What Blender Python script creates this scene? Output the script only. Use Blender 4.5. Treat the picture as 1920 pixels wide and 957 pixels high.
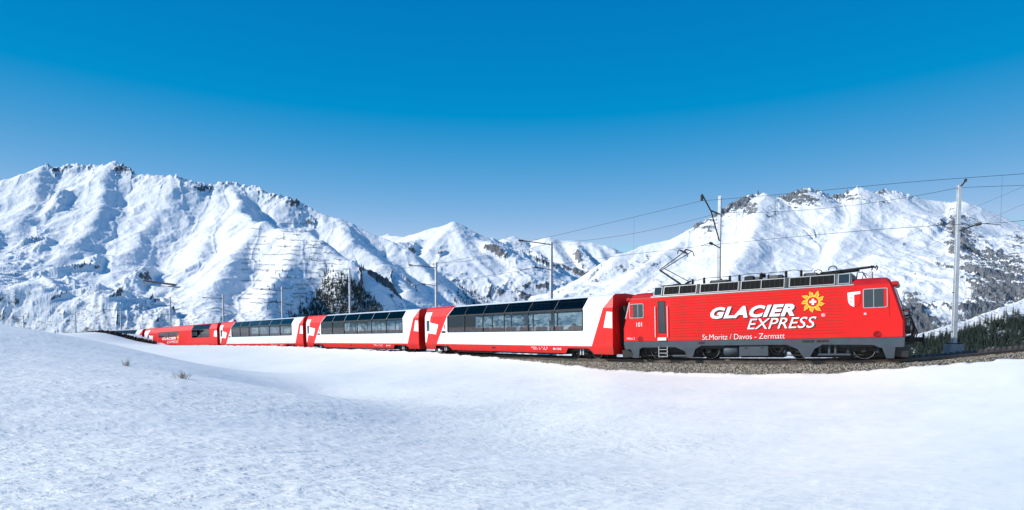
import bpy, bmesh, math, random
import numpy as np
from mathutils import Matrix, Vector

for o in list(bpy.data.objects): bpy.data.objects.remove(o)
random.seed(7); RNG = np.random.default_rng(11)
scn = bpy.context.scene
COL = scn.collection

# ------------------------------------------------------------------ camera
F, CX, CY, PITCH = 1100.0, 960.0, 662.0, math.radians(2.7)
cam_d = bpy.data.cameras.new('camera'); cam = bpy.data.objects.new('camera', cam_d); COL.objects.link(cam)
cam.location = (0, 0, 0); cam.rotation_euler = (math.radians(90) - PITCH, 0, 0)
cam_d.sensor_width = 36.0; cam_d.lens = 36.0 * F / 1920.0
cam_d.shift_y = (CY - 478.5) / 1920.0
cam_d.clip_start = 0.2; cam_d.clip_end = 40000
scn.camera = cam

# ------------------------------------------------------------------ sky, sun, exposure
SUN_EL = math.radians(30.5); SUN_AZ = math.radians(-94)          # azimuth from +Y towards +X
S = Vector((math.sin(SUN_AZ) * math.cos(SUN_EL), math.cos(SUN_AZ) * math.cos(SUN_EL), math.sin(SUN_EL)))
w = bpy.data.worlds.new('World'); scn.world = w; w.use_nodes = True
nt = w.node_tree; bg = nt.nodes['Background']
sky = nt.nodes.new('ShaderNodeTexSky'); sky.sky_type = 'NISHITA'; sky.sun_disc = False
sky.sun_elevation = SUN_EL; sky.sun_rotation = SUN_AZ
sky.altitude = 2200; sky.air_density = 1.0; sky.dust_density = 0.05; sky.ozone_density = 3.0
# the clear high-altitude sky is even all round: look it up by elevation only, away from the sun
tcw = nt.nodes.new('ShaderNodeTexCoord'); sx = nt.nodes.new('ShaderNodeSeparateXYZ'); nt.links.new(tcw.outputs['Generated'], sx.inputs[0])
hz = nt.nodes.new('ShaderNodeMath'); hz.operation = 'MULTIPLY'; nt.links.new(sx.outputs[2], hz.inputs[0]); nt.links.new(sx.outputs[2], hz.inputs[1])
h1 = nt.nodes.new('ShaderNodeMath'); h1.operation = 'SUBTRACT'; h1.inputs[0].default_value = 1; h1.use_clamp = True; nt.links.new(hz.outputs[0], h1.inputs[1])
h2 = nt.nodes.new('ShaderNodeMath'); h2.operation = 'SQRT'; nt.links.new(h1.outputs[0], h2.inputs[0])
cx3 = nt.nodes.new('ShaderNodeCombineXYZ'); nt.links.new(h2.outputs[0], cx3.inputs[1]); nt.links.new(sx.outputs[2], cx3.inputs[2])
nt.links.new(cx3.outputs[0], sky.inputs[0])
hs = nt.nodes.new('ShaderNodeHueSaturation'); hs.inputs['Saturation'].default_value = 1.25
vm = nt.nodes.new('ShaderNodeVectorMath'); vm.operation = 'MULTIPLY_ADD'
vm.inputs[1].default_value = (3.5, 1.40, .80); vm.inputs[2].default_value = (-1.38, .03, 1.72)
vx = nt.nodes.new('ShaderNodeVectorMath'); vx.operation = 'MAXIMUM'; vx.inputs[1].default_value = (0.005, 0.01, 0.01)
nt.links.new(sky.outputs[0], hs.inputs['Color']); nt.links.new(hs.outputs[0], vm.inputs[0]); nt.links.new(vm.outputs[0], vx.inputs[0]); 
vn = nt.nodes.new('ShaderNodeVectorMath'); vn.operation = 'MINIMUM'; vn.inputs[1].default_value = (2.6, 4.6, 6.2)
nt.links.new(vx.outputs[0], vn.inputs[0]); nt.links.new(vn.outputs[0], bg.inputs['Color'])
bg.inputs['Strength'].default_value = 0.13
sun_d = bpy.data.lights.new('sun', 'SUN'); sun = bpy.data.objects.new('sun', sun_d); COL.objects.link(sun)
sun_d.energy = 4.9; sun_d.angle = math.radians(0.5); sun_d.color = (1.0, 0.975, 0.91)
sun.rotation_euler = S.to_track_quat('Z', 'Y').to_euler()
vs = scn.view_settings; vs.view_transform = 'Standard'; vs.look = 'None'; vs.gamma = 1.0; vs.exposure = 0.08
vs.use_curve_mapping = False
scn.render.engine = 'CYCLES'

# ------------------------------------------------------------------ helpers
FW = np.array([0, math.cos(PITCH), -math.sin(PITCH)]); UP = np.array([0, math.sin(PITCH), math.cos(PITCH)])
RT = np.array([1.0, 0, 0])
def at(px, py, d):                      # survey point: bearing and elevation sighted from the camera, plus distance
    return d * (RT * (px - CX) / F + UP * (CY - py) / F + FW)
def project(p):
    p = np.asarray(p, float); d = p @ FW
    return CX + F * (p @ RT) / d, CY - F * (p @ UP) / d

_perm = RNG.permutation(256); _perm = np.concatenate([_perm, _perm, _perm])
_ga = RNG.random(256) * 2 * math.pi; _gx, _gy = np.cos(_ga), np.sin(_ga)
def perlin(x, y):
    xi = np.floor(x).astype(np.int64); yi = np.floor(y).astype(np.int64)
    xf = x - xi; yf = y - yi; xi &= 255; yi &= 255
    u = xf * xf * xf * (xf * (xf * 6 - 15) + 10); v = yf * yf * yf * (yf * (yf * 6 - 15) + 10)
    def g(ix, iy, fx, fy):
        h = _perm[_perm[ix] + iy]
        return _gx[h] * fx + _gy[h] * fy
    a = g(xi, yi, xf, yf); b = g(xi + 1, yi, xf - 1, yf)
    c = g(xi, yi + 1, xf, yf - 1); d = g(xi + 1, yi + 1, xf - 1, yf - 1)
    return (a + u * (b - a)) + v * ((c + u * (d - c)) - (a + u * (b - a)))
def fbm(x, y, oct=4, gain=0.5, lac=2.03):
    r = np.zeros_like(x); a = 1.0; f = 1.0
    for i in range(oct):
        r += a * perlin(x * f + 17.3 * i, y * f - 9.1 * i); a *= gain; f *= lac
    return r
def ridged(x, y, oct=4, gain=0.5, lac=2.1):
    r = np.zeros_like(x); a = 1.0; f = 1.0; w_ = np.ones_like(x)
    for i in range(oct):
        n = 1 - np.abs(perlin(x * f + 31.7 * i, y * f + 11.9 * i)) * 2.0
        n = np.clip(n, -1, 1); n = n * n * np.sign(n)
        r += a * n * w_; w_ = np.clip(n * 1.5, 0.15, 1); a *= gain; f *= lac
    return r
def sstep(a, b, x):
    t = np.clip((x - a) / (b - a), 0, 1); return t * t * (3 - 2 * t)

def link(name, mesh, mat=None, parent=None, smooth=False):
    o = bpy.data.objects.new(name, mesh); COL.objects.link(o)
    if mat is not None and not mesh.materials: mesh.materials.append(mat)
    if parent is not None: o.parent = parent
    if smooth:
        mesh.polygons.foreach_set('use_smooth', np.ones(len(mesh.polygons), bool))
    return o
def empty(name, mat=None):
    o = bpy.data.objects.new(name, None); COL.objects.link(o); o.empty_display_size = 0.3
    if mat is not None: o.matrix_world = mat
    return o
def tag(o, label, cat=None, group=None, kind=None):
    if label: o['label'] = label
    if cat: o['category'] = cat
    if group: o['group'] = group
    if kind: o['kind'] = kind
    return o
def copy_tree(o, parent=None):
    c = o.copy(); COL.objects.link(c); c.parent = parent
    for ch in list(o.children): copy_tree(ch, c)
    return c

class MB:
    """collects simple shapes for one mesh"""
    def __init__(s): s.v = []; s.f = []
    def add(s, vs, fs):
        b = len(s.v); s.v += [tuple(map(float, q)) for q in vs]; s.f += [tuple(b + i for i in q) for q in fs]; return s
    def box(s, a, b):
        (x0, y0, z0), (x1, y1, z1) = a, b
        return s.add([(x0,y0,z0),(x1,y0,z0),(x1,y1,z0),(x0,y1,z0),(x0,y0,z1),(x1,y0,z1),(x1,y1,z1),(x0,y1,z1)],
                     [(3,2,1,0),(4,5,6,7),(0,1,5,4),(1,2,6,5),(2,3,7,6),(3,0,4,7)])
    def bbox(s, a, b, r=0.02):             # box with chamfered edges
        bm = bmesh.new(); c = [(p + q) / 2 for p, q in zip(a, b)]; d = [abs(q - p) for p, q in zip(a, b)]
        bmesh.ops.create_cube(bm, size=1, matrix=Matrix.Translation(c) @ Matrix.Diagonal((*d, 1)))
        bmesh.ops.bevel(bm, geom=bm.edges[:], offset=min(r, min(d) * .45), segments=2, affect='EDGES')
        bm.verts.index_update(); s.add([v.co for v in bm.verts], [[v.index for v in f.verts] for f in bm.faces]); bm.free(); return s
    def tube(s, pts, r, n=6, caps=True, r2=None):
        pts = [Vector(p) for p in pts]; m = len(pts); rings = []
        ref = None
        for i, p in enumerate(pts):
            t = (pts[min(i + 1, m - 1)] - pts[max(i - 1, 0)]).normalized()
            if ref is None:
                ref = Vector((0, 0, 1)) if abs(t.z) < .9 else Vector((1, 0, 0))
            a = t.cross(ref).normalized(); b = a.cross(t).normalized(); ref = b
            rr = r if r2 is None else r + (r2 - r) * i / max(1, m - 1)
            rings.append([p + (a * math.cos(k * 2 * math.pi / n) + b * math.sin(k * 2 * math.pi / n)) * rr for k in range(n)])
        fs = []
        for i in range(m - 1):
            for k in range(n):
                fs.append((i*n+k, i*n+(k+1)%n, (i+1)*n+(k+1)%n, (i+1)*n+k))
        if caps: fs.append(tuple(range(n))[::-1]); fs.append(tuple((m-1)*n+k for k in range(n)))
        return s.add([q for r_ in rings for q in r_], fs)
    def prism(s, poly, y0, y1):            # polygon in x,z extruded along y
        n = len(poly)
        return s.add([(x, y0, z) for x, z in poly] + [(x, y1, z) for x, z in poly],
                     [tuple(range(n)), tuple(range(n, 2*n))[::-1]] + [(i, n+i, n+(i+1)%n, (i+1)%n) for i in range(n)])
    def lathe(s, prof, c, axis='z', n=16, caps=True):  # prof: (radius, along)
        vs, fs = [], []
        for r, h in prof:
            for k in range(n):
                a = 2 * math.pi * k / n; p = (r * math.cos(a), r * math.sin(a), h)
                if axis == 'y': p = (p[0], p[2], p[1])
                if axis == 'x': p = (p[2], p[0], p[1])
                vs.append((p[0] + c[0], p[1] + c[1], p[2] + c[2]))
        m = len(prof)
        for i in range(m - 1):
            for k in range(n): fs.append((i*n+k, i*n+(k+1)%n, (i+1)*n+(k+1)%n, (i+1)*n+k))
        if caps: fs.append(tuple(range(n))[::-1]); fs.append(tuple((m-1)*n+k for k in range(n)))
        return s.add(vs, fs)
    def mesh(s, name='mesh'):
        me = bpy.data.meshes.new(name); me.from_pydata(s.v, [], s.f)
        bm = bmesh.new(); bm.from_mesh(me); bmesh.ops.recalc_face_normals(bm, faces=bm.faces[:]); bm.to_mesh(me); bm.free()
        me.update(); return me
    def build(s, name, mat, parent=None, smooth=False):
        return link(name, s.mesh(name), mat, parent, smooth)

def grid_mesh(name, X, Y, Z, wrap=False):
    nr, nc = X.shape
    co = np.stack([X, Y, Z], -1).reshape(-1, 3).astype(np.float32)
    idx = np.arange(nr * nc).reshape(nr, nc)
    if wrap: idx = np.concatenate([idx, idx[:, :1]], 1)
    q = np.stack([idx[:-1, :-1], idx[:-1, 1:], idx[1:, 1:], idx[1:, :-1]], -1).reshape(-1, 4)
    me = bpy.data.meshes.new(name)
    me.vertices.add(len(co)); me.vertices.foreach_set('co', co.ravel())
    me.loops.add(q.size); me.loops.foreach_set('vertex_index', q.ravel().astype(np.int32))
    me.polygons.add(len(q)); me.polygons.foreach_set('loop_start', (np.arange(len(q)) * 4).astype(np.int32))
    me.polygons.foreach_set('loop_total', np.full(len(q), 4, np.int32))
    me.polygons.foreach_set('use_smooth', np.ones(len(q), bool))
    me.update(calc_edges=True); return me
def fattr(me, name, arr):
    a = me.attributes.new(name, 'FLOAT', 'POINT'); a.data.foreach_set('value', np.asarray(arr, np.float32).ravel())

# ------------------------------------------------------------------ materials
def mat(name, color, rough=0.5, metal=0.0, coat=0.0, spec=0.5, noise=0.0, nscale=8.0, bump=0.0, bscale=40.0):
    m = bpy.data.materials.new(name); m.use_nodes = True; t = m.node_tree; b = t.nodes['Principled BSDF']
    b.inputs['Base Color'].default_value = (*color, 1); b.inputs['Roughness'].default_value = rough
    b.inputs['Metallic'].default_value = metal; b.inputs['Coat Weight'].default_value = coat
    b.inputs['Coat Roughness'].default_value = 0.08; b.inputs['Specular IOR Level'].default_value = spec
    tc = None
    if noise or bump:
        tc = t.nodes.new('ShaderNodeTexCoord')
    if noise:
        n = t.nodes.new('ShaderNodeTexNoise'); n.inputs['Scale'].default_value = nscale; n.inputs['Detail'].default_value = 6
        t.links.new(tc.outputs['Object'], n.inputs['Vector'])
        r = t.nodes.new('ShaderNodeMapRange'); r.inputs[1].default_value = .3; r.inputs[2].default_value = .7
        r.inputs[3].default_value = 1 - noise; r.inputs[4].default_value = 1 + noise * .6
        t.links.new(n.outputs[0], r.inputs[0])
        mx = t.nodes.new('ShaderNodeMix'); mx.data_type = 'RGBA'; mx.blend_type = 'MULTIPLY'; mx.inputs[0].default_value = 1
        mx.inputs[6].default_value = (*color, 1); t.links.new(r.outputs[0], mx.inputs[7]); t.links.new(mx.outputs[2], b.inputs['Base Color'])
        r2 = t.nodes.new('ShaderNodeMapRange'); r2.inputs[3].default_value = max(0.03, rough - .08); r2.inputs[4].default_value = min(1, rough + .12)
        t.links.new(n.outputs[0], r2.inputs[0]); t.links.new(r2.outputs[0], b.inputs['Roughness'])
    if bump:
        n = t.nodes.new('ShaderNodeTexNoise'); n.inputs['Scale'].default_value = bscale; n.inputs['Detail'].default_value = 5
        t.links.new(tc.outputs['Object'], n.inputs['Vector'])
        bp = t.nodes.new('ShaderNodeBump'); bp.inputs['Strength'].default_value = bump; bp.inputs['Distance'].default_value = .02
        t.links.new(n.outputs[0], bp.inputs['Height']); t.links.new(bp.outputs[0], b.inputs['Normal'])
    return m
def glass_mat(name, tint, refl=1.0, rough=0.02, base_refl=.08):
    m = bpy.data.materials.new(name); m.use_nodes = True; t = m.node_tree; t.nodes.remove(t.nodes['Principled BSDF'])
    out = t.nodes['Material Output']; tr = t.nodes.new('ShaderNodeBsdfTransparent'); tr.inputs[0].default_value = (*tint, 1)
    gl = t.nodes.new('ShaderNodeBsdfGlossy'); gl.inputs['Roughness'].default_value = rough; gl.inputs[0].default_value = (refl, refl, refl, 1)
    lw = t.nodes.new('ShaderNodeLayerWeight'); lw.inputs[0].default_value = .5
    pw = t.nodes.new('ShaderNodeMath'); pw.operation = 'POWER'; pw.inputs[1].default_value = 4.0; t.links.new(lw.outputs['Facing'], pw.inputs[0])
    fr = t.nodes.new('ShaderNodeMath'); fr.operation = 'MULTIPLY_ADD'; fr.inputs[1].default_value = .9; fr.inputs[2].default_value = base_refl; t.links.new(pw.outputs[0], fr.inputs[0])
    mx = t.nodes.new('ShaderNodeMixShader'); t.links.new(fr.outputs[0], mx.inputs[0]); t.links.new(tr.outputs[0], mx.inputs[1]); t.links.new(gl.outputs[0], mx.inputs[2])
    t.links.new(mx.outputs[0], out.inputs[0]); return m

M = dict(
    red=mat('red_paint', (.72, .010, .007), .42, coat=.06, spec=.3, noise=.07, nscale=1.3),
    red_dark=mat('red_roof_paint', (.45, .010, .012), .45, coat=.05, spec=.35, noise=.12, nscale=1.5),
    white=mat('white_paint', (.80, .82, .82), .35, coat=.3, noise=.04, nscale=1.2),
    paleblue=mat('pale_panel_paint', (.72, .80, .82), .3, coat=.35, noise=.04, nscale=1.1),
    greyf=mat('grey_frame_paint', (.050, .068, .088), .6, noise=.18, nscale=2.5),
    black=mat('black_steel', (.016, .017, .018), .55, noise=.4, nscale=6),
    dark=mat('dark_machinery', (.03, .029, .027), .65, spec=.3, noise=.5, nscale=9),
    rubber=mat('black_rubber', (.012, .012, .013), .75),
    steel=mat('bright_steel', (.55, .55, .54), .35, metal=.8, noise=.2, nscale=12),
    alu=mat('aluminium_frame', (.42, .43, .42), .45, metal=.4, noise=.12, nscale=10),
    mesh=mat('louvre_black', (.012, .012, .012), .8, spec=.1),
    roofgrey=mat('roof_grey', (.10, .105, .105), .6, noise=.3, nscale=3),
    porcelain=mat('insulator_brown', (.035, .022, .02), .3),
    galv=mat('galvanised_steel', (.56, .59, .61), .5, metal=.05, noise=.15, nscale=3),
    concrete=mat('concrete', (.42, .41, .38), .9, noise=.2, nscale=4, bump=.4),
    wire=mat('copper_wire', (.04, .045, .045), .5, metal=.5),
    letter=mat('lettering_white', (.86, .86, .85), .45),
    shadow=mat('lettering_black', (.015, .012, .012), .5),
    yellow=mat('emblem_yellow', (.85, .52, .03), .45, noise=.25, nscale=14),
    orange=mat('emblem_orange', (.78, .24, .02), .45),
    seat=mat('seat_fabric', (.10, .11, .13), .85, noise=.2, nscale=20),
    seatred=mat('headrest_red', (.40, .03, .03), .8),
    floor=mat('coach_floor', (.16, .15, .14), .8),
    glass=glass_mat('clear_glass', (.52, .60, .62)),
    tint=glass_mat('tinted_glass', (.05, .06, .075), .55, .03, .05),
    cabglass=glass_mat('cab_glass', (.25, .32, .34)),
    wood=mat('sleeper_steel', (.07, .055, .045), .85, noise=.3, nscale=5),
    rail=mat('rail_steel', (.14, .11, .09), .5, metal=.5, noise=.3, nscale=4),
    railtop=mat('rail_polished', (.62, .62, .62), .22, metal=.9),
    needles=mat('spruce_needles', (.030, .048, .034), .8, noise=.5, nscale=.35),
    bark=mat('spruce_bark', (.09, .065, .05), .9, noise=.3, nscale=2),
    fence=mat('barrier_timber', (.075, .07, .07), .9, noise=.3, nscale=.3),
    grass=mat('dry_grass', (.26, .22, .16), .9, noise=.4, nscale=3),
    turf=mat('dark_turf', (.028, .024, .017), .95, noise=.6, nscale=4, bump=.6),
)

def add_grime(m, z0, z1, col=(.075, .06, .048), amt=.55):      # brake dust and road film thrown up from the track
    t = m.node_tree; b = t.nodes['Principled BSDF']; src = b.inputs['Base Color'].links[0].from_socket
    tc = t.nodes.new('ShaderNodeTexCoord'); sp = t.nodes.new('ShaderNodeSeparateXYZ'); t.links.new(tc.outputs['Object'], sp.inputs[0])
    n = t.nodes.new('ShaderNodeTexNoise'); n.inputs['Scale'].default_value = 1; n.inputs['Detail'].default_value = 7
    mp = t.nodes.new('ShaderNodeMapping'); mp.inputs['Scale'].default_value = (2.2, 2.2, .7); t.links.new(tc.outputs['Object'], mp.inputs[0]); t.links.new(mp.outputs[0], n.inputs['Vector'])
    r = t.nodes.new('ShaderNodeMapRange'); r.inputs[1].default_value = z0; r.inputs[2].default_value = z1; r.inputs[3].default_value = 1; r.inputs[4].default_value = .04; t.links.new(sp.outputs[2], r.inputs[0])
    q = t.nodes.new('ShaderNodeMapRange'); q.inputs[1].default_value = .35; q.inputs[2].default_value = .75; q.inputs[4].default_value = amt; t.links.new(n.outputs[0], q.inputs[0])
    mu = t.nodes.new('ShaderNodeMath'); mu.operation = 'MULTIPLY'; t.links.new(r.outputs[0], mu.inputs[0]); t.links.new(q.outputs[0], mu.inputs[1])
    mx = t.nodes.new('ShaderNodeMix'); mx.data_type = 'RGBA'; t.links.new(mu.outputs[0], mx.inputs[0]); t.links.new(src, mx.inputs[6]); mx.inputs[7].default_value = (*col, 1)
    t.links.new(mx.outputs[2], b.inputs['Base Color'])
add_grime(M['red'], .3, 1.3); add_grime(M['paleblue'], .5, 1.6, (.30, .29, .26), .5); add_grime(M['greyf'], .1, 1.0, (.03, .027, .024), .45)

def snow_material():
    m = bpy.data.materials.new('snow_field'); m.use_nodes = True; t = m.node_tree; b = t.nodes['Principled BSDF']
    b.inputs['Base Color'].default_value = (.91, .90, .85, 1); b.inputs['Roughness'].default_value = .5
    b.inputs['Specular IOR Level'].default_value = .25
    g = t.nodes.new('ShaderNodeNewGeometry'); at_ = t.nodes.new('ShaderNodeAttribute'); at_.attribute_name = 'crust'; nrm = None
    # (scale, stretch, strength on smooth snow, strength on wind crust, depth, detail, threshold)
    for sc, stx, s0, s1, dist, det, th in ((.5, .5, .06, .06, .12, 3, None), (5.5, .42, .04, .55, .030, 5, (.44, .60)), (13., .45, .10, .38, .012, 5, (.40, .62)), (2.2, .12, .20, .25, .020, 4, None), (70., .6, .28, .35, .003, 3, None)):
        mp = t.nodes.new('ShaderNodeMapping'); mp.inputs['Scale'].default_value = (sc * stx, sc, sc); mp.inputs['Rotation'].default_value = (0, 0, .22)
        n = t.nodes.new('ShaderNodeTexNoise'); n.inputs['Scale'].default_value = 1; n.inputs['Detail'].default_value = det; n.inputs['Roughness'].default_value = .62
        t.links.new(g.outputs['Position'], mp.inputs[0]); t.links.new(mp.outputs[0], n.inputs['Vector']); h = n.outputs[0]
        if th:
            r = t.nodes.new('ShaderNodeMapRange'); r.interpolation_type = 'SMOOTHSTEP'; r.inputs[1].default_value = th[0]; r.inputs[2].default_value = th[1]; t.links.new(h, r.inputs[0]); h = r.outputs[0]
        q = t.nodes.new('ShaderNodeMapRange'); q.inputs[3].default_value = s0; q.inputs[4].default_value = s1; t.links.new(at_.outputs['Fac'], q.inputs[0])
        bp = t.nodes.new('ShaderNodeBump'); bp.inputs['Distance'].default_value = dist; t.links.new(q.outputs[0], bp.inputs['Strength'])
        t.links.new(h, bp.inputs['Height'])
        if nrm: t.links.new(nrm, bp.inputs['Normal'])
        nrm = bp.outputs[0]
    t.links.new(nrm, b.inputs['Normal']); return m
M['snow'] = snow_material()

def mountain_material(name, rockcol=(.20, .20, .20), spot=.5, scale=1.0):
    m = bpy.data.materials.new(name); m.use_nodes = True; t = m.node_tree; b = t.nodes['Principled BSDF']
    b.inputs['Roughness'].default_value = .7; b.inputs['Specular IOR Level'].default_value = .15
    g = t.nodes.new('ShaderNodeNewGeometry')
    def noise(sx, sy, sz, det=6, ro=.6):
        mp = t.nodes.new('ShaderNodeMapping'); mp.inputs['Scale'].default_value = (sx, sy, sz)
        n = t.nodes.new('ShaderNodeTexNoise'); n.inputs['Scale'].default_value = 1; n.inputs['Detail'].default_value = det; n.inputs['Roughness'].default_value = ro
        t.links.new(g.outputs['Position'], mp.inputs[0]); t.links.new(mp.outputs[0], n.inputs['Vector']); return n.outputs[0]
    def math_(op, a, b_, clamp=False):
        n = t.nodes.new('ShaderNodeMath'); n.operation = op; n.use_clamp = clamp
        for i, q in enumerate((a, b_)):
            if isinstance(q, (int, float)): n.inputs[i].default_value = q
            else: t.links.new(q, n.inputs[i])
        return n.outputs[0]
    at_ = t.nodes.new('ShaderNodeAttribute'); at_.attribute_name = 'rock'
    as_ = t.nodes.new('ShaderNodeAttribute'); as_.attribute_name = 'scrub'
    n1 = noise(.036 / scale, .036 / scale, .016 / scale, 9, .74)
    n2 = noise(.11 / scale, .11 / scale, .09 / scale, 4, .6)
    r = math_('ADD', at_.outputs['Fac'], math_('MULTIPLY', math_('SUBTRACT', n1, .5), 3.0))
    mr = t.nodes.new('ShaderNodeMapRange'); mr.interpolation_type = 'SMOOTHSTEP'
    mr.inputs[1].default_value = .50; mr.inputs[2].default_value = .62; t.links.new(r, mr.inputs[0])
    sc = math_('ADD', as_.outputs['Fac'], math_('MULTIPLY', math_('SUBTRACT', n2, .5), 2.4))
    ms = t.nodes.new('ShaderNodeMapRange'); ms.interpolation_type = 'SMOOTHSTEP'
    ms.inputs[1].default_value = .62; ms.inputs[2].default_value = .85; ms.inputs[4].default_value = spot; t.links.new(sc, ms.inputs[0])
    rk = t.nodes.new('ShaderNodeValToRGB'); e = rk.color_ramp.elements
    e[0].position = .3; e[0].color = (*[c * .45 for c in rockcol], 1); e[1].position = .7; e[1].color = (*[c * 1.35 for c in rockcol], 1)
    nv = noise(.10 / scale, .10 / scale, .022 / scale, 7, .7); t.links.new(nv, rk.inputs[0])
    mx = t.nodes.new('ShaderNodeMix'); mx.data_type = 'RGBA'; mx.inputs[6].default_value = (.80, .81, .81, 1)
    t.links.new(mr.outputs[0], mx.inputs[0]); t.links.new(rk.outputs[0], mx.inputs[7])
    m2 = t.nodes.new('ShaderNodeMix'); m2.data_type = 'RGBA'; t.links.new(ms.outputs[0], m2.inputs[0])
    t.links.new(mx.outputs[2], m2.inputs[6]); m2.inputs[7].default_value = (.11, .10, .085, 1)
    t.links.new(m2.outputs[2], b.inputs['Base Color'])
    bp = t.nodes.new('ShaderNodeBump'); bp.inputs['Strength'].default_value = .55; bp.inputs['Distance'].default_value = 5 * scale
    t.links.new(noise(.035 / scale, .035 / scale, .03 / scale, 8, .62), bp.inputs['Height'])
    bp2 = t.nodes.new('ShaderNodeBump'); bp2.inputs['Distance'].default_value = 9 * scale
    t.links.new(mr.outputs[0], bp2.inputs['Strength']); t.links.new(nv, bp2.inputs['Height']); t.links.new(bp.outputs[0], bp2.inputs['Normal'])
    t.links.new(bp2.outputs[0], b.inputs['Normal']); return m
M['mount_left'] = mountain_material('mountain_snow_and_rock', (.15, .165, .18), .55)
M['mount_mid'] = mountain_material('far_mountain_snow', (.20, .20, .21), .35, 1.8)
M['mount_right'] = mountain_material('mountain_snow_and_cliff', (.20, .215, .23), .5)
M['woodhill'] = mountain_material('wooded_slope_snow', (.20, .18, .15), .75, .6)

# ------------------------------------------------------------------ the line of the railway
HC = 3.75
def topanchor(px, py, d, H=HC):
    p = at(px, py, d); p[2] -= H; return p
VEH = {   # near side of each vehicle at rail level: left end, right end
    'c5': (topanchor(168, 620.5, 110), topanchor(266, 617, 96)),
    'c4': (topanchor(271, 616.5, 95), topanchor(407, 605, 81)),
    'c3': (topanchor(412, 604.5, 80.2), topanchor(568, 593.5, 65.6)),
    'c2': (topanchor(574, 592.5, 64.8), topanchor(785, 578.5, 49.8)),
    'c1': (topanchor(797, 577, 48.6), topanchor(1150, 550, 32.8)),
    'lo': (at(1169, 674.5, F / 33.6), at(1697, 675, F / 43.5)),
}
FRAME = {}
for k, (a, b) in VEH.items():
    d = b - a; L = float(np.linalg.norm(d)); x = d / L
    n = np.cross(x, [0, 0, 1.0]); n /= np.linalg.norm(n); u = np.cross(n, x)
    o = a - n * 1.34
    FRAME[k] = (Matrix(((x[0], -n[0], u[0], o[0]), (x[1], -n[1], u[1], o[1]), (x[2], -n[2], u[2], o[2]), (0, 0, 0, 1))), L, o, o + d)
def mid(a, b): return (a + b) / 2
ctrl = [np.array([-760, 300, -7.0]), np.array([-330, 215, -6.4]), np.array([-190, 163, -6.0]), np.array([-125, 133.5, -5.7])]
ctrl += [FRAME['c5'][2], mid(FRAME['c5'][3], FRAME['c4'][2]), mid(FRAME['c4'][3], FRAME['c3'][2]), mid(FRAME['c3'][3], FRAME['c2'][2]),
         mid(FRAME['c2'][3], FRAME['c1'][2]), mid(FRAME['c1'][3], FRAME['lo'][2]), FRAME['lo'][3]]
r1 = at(1920, 656.5, 24.4) + np.array([.22, .975, 0]) * 1.34
ctrl += [r1, r1 + np.array([9, -.7, .75]), r1 + np.array([40, 2, 3.0]), r1 + np.array([300, 30, 14.0])]
ctrl = np.array(ctrl)
def catmull(P, step=1.0):
    out = []
    for i in range(len(P) - 1):
        p0 = P[i - 1] if i else 2 * P[0] - P[1]; p1, p2 = P[i], P[i + 1]; p3 = P[i + 2] if i + 2 < len(P) else 2 * P[-1] - P[-2]
        # centripetal
        t0 = 0; t1 = np.linalg.norm(p1 - p0) ** .5; t2 = t1 + np.linalg.norm(p2 - p1) ** .5; t3 = t2 + np.linalg.norm(p3 - p2) ** .5
        n = max(2, int(np.linalg.norm(p2 - p1) / step))
        for k in range(n):
            t = t1 + (t2 - t1) * k / n
            A1 = (t1-t)/(t1-t0)*p0+(t-t0)/(t1-t0)*p1; A2 = (t2-t)/(t2-t1)*p1+(t-t1)/(t2-t1)*p2; A3 = (t3-t)/(t3-t2)*p2+(t-t2)/(t3-t2)*p3
            B1 = (t2-t)/(t2-t0)*A1+(t-t0)/(t2-t0)*A2; B2 = (t3-t)/(t3-t1)*A2+(t-t1)/(t3-t1)*A3
            out.append((t2-t)/(t2-t1)*B1+(t-t1)/(t2-t1)*B2)
    out.append(P[-1]); return np.array(out)
raw = catmull(ctrl, .5)
for _ in range(12): raw[1:-1] = raw[1:-1] * .5 + (raw[:-2] + raw[2:]) * .25
seg = np.linalg.norm(np.diff(raw, axis=0), axis=1); cum = np.concatenate([[0], np.cumsum(seg)])
def path(s):
    s = np.atleast_1d(np.asarray(s, float)); return np.stack([np.interp(s, cum, raw[:, i]) for i in range(3)], -1)
def pathn(s):   # normal towards the camera side
    t = path(np.atleast_1d(s) + .3) - path(np.atleast_1d(s) - .3); t[:, 2] = 0; t /= np.linalg.norm(t, axis=1)[:, None]
    return np.stack([t[:, 1], -t[:, 0], 0 * t[:, 0]], -1), t
def s_at(px, off=0.0):   # station where the offset line is seen at bearing px
    ss = np.arange(cum[0] + 5, cum[-1] - 5, .25); p = path(ss) + pathn(ss)[0] * off
    ok = p[:, 1] > 3; ss, p = ss[ok], p[ok]
    x = CX + F * (p @ RT) / (p @ FW); return float(ss[np.argmin(np.abs(x - px))])

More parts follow.
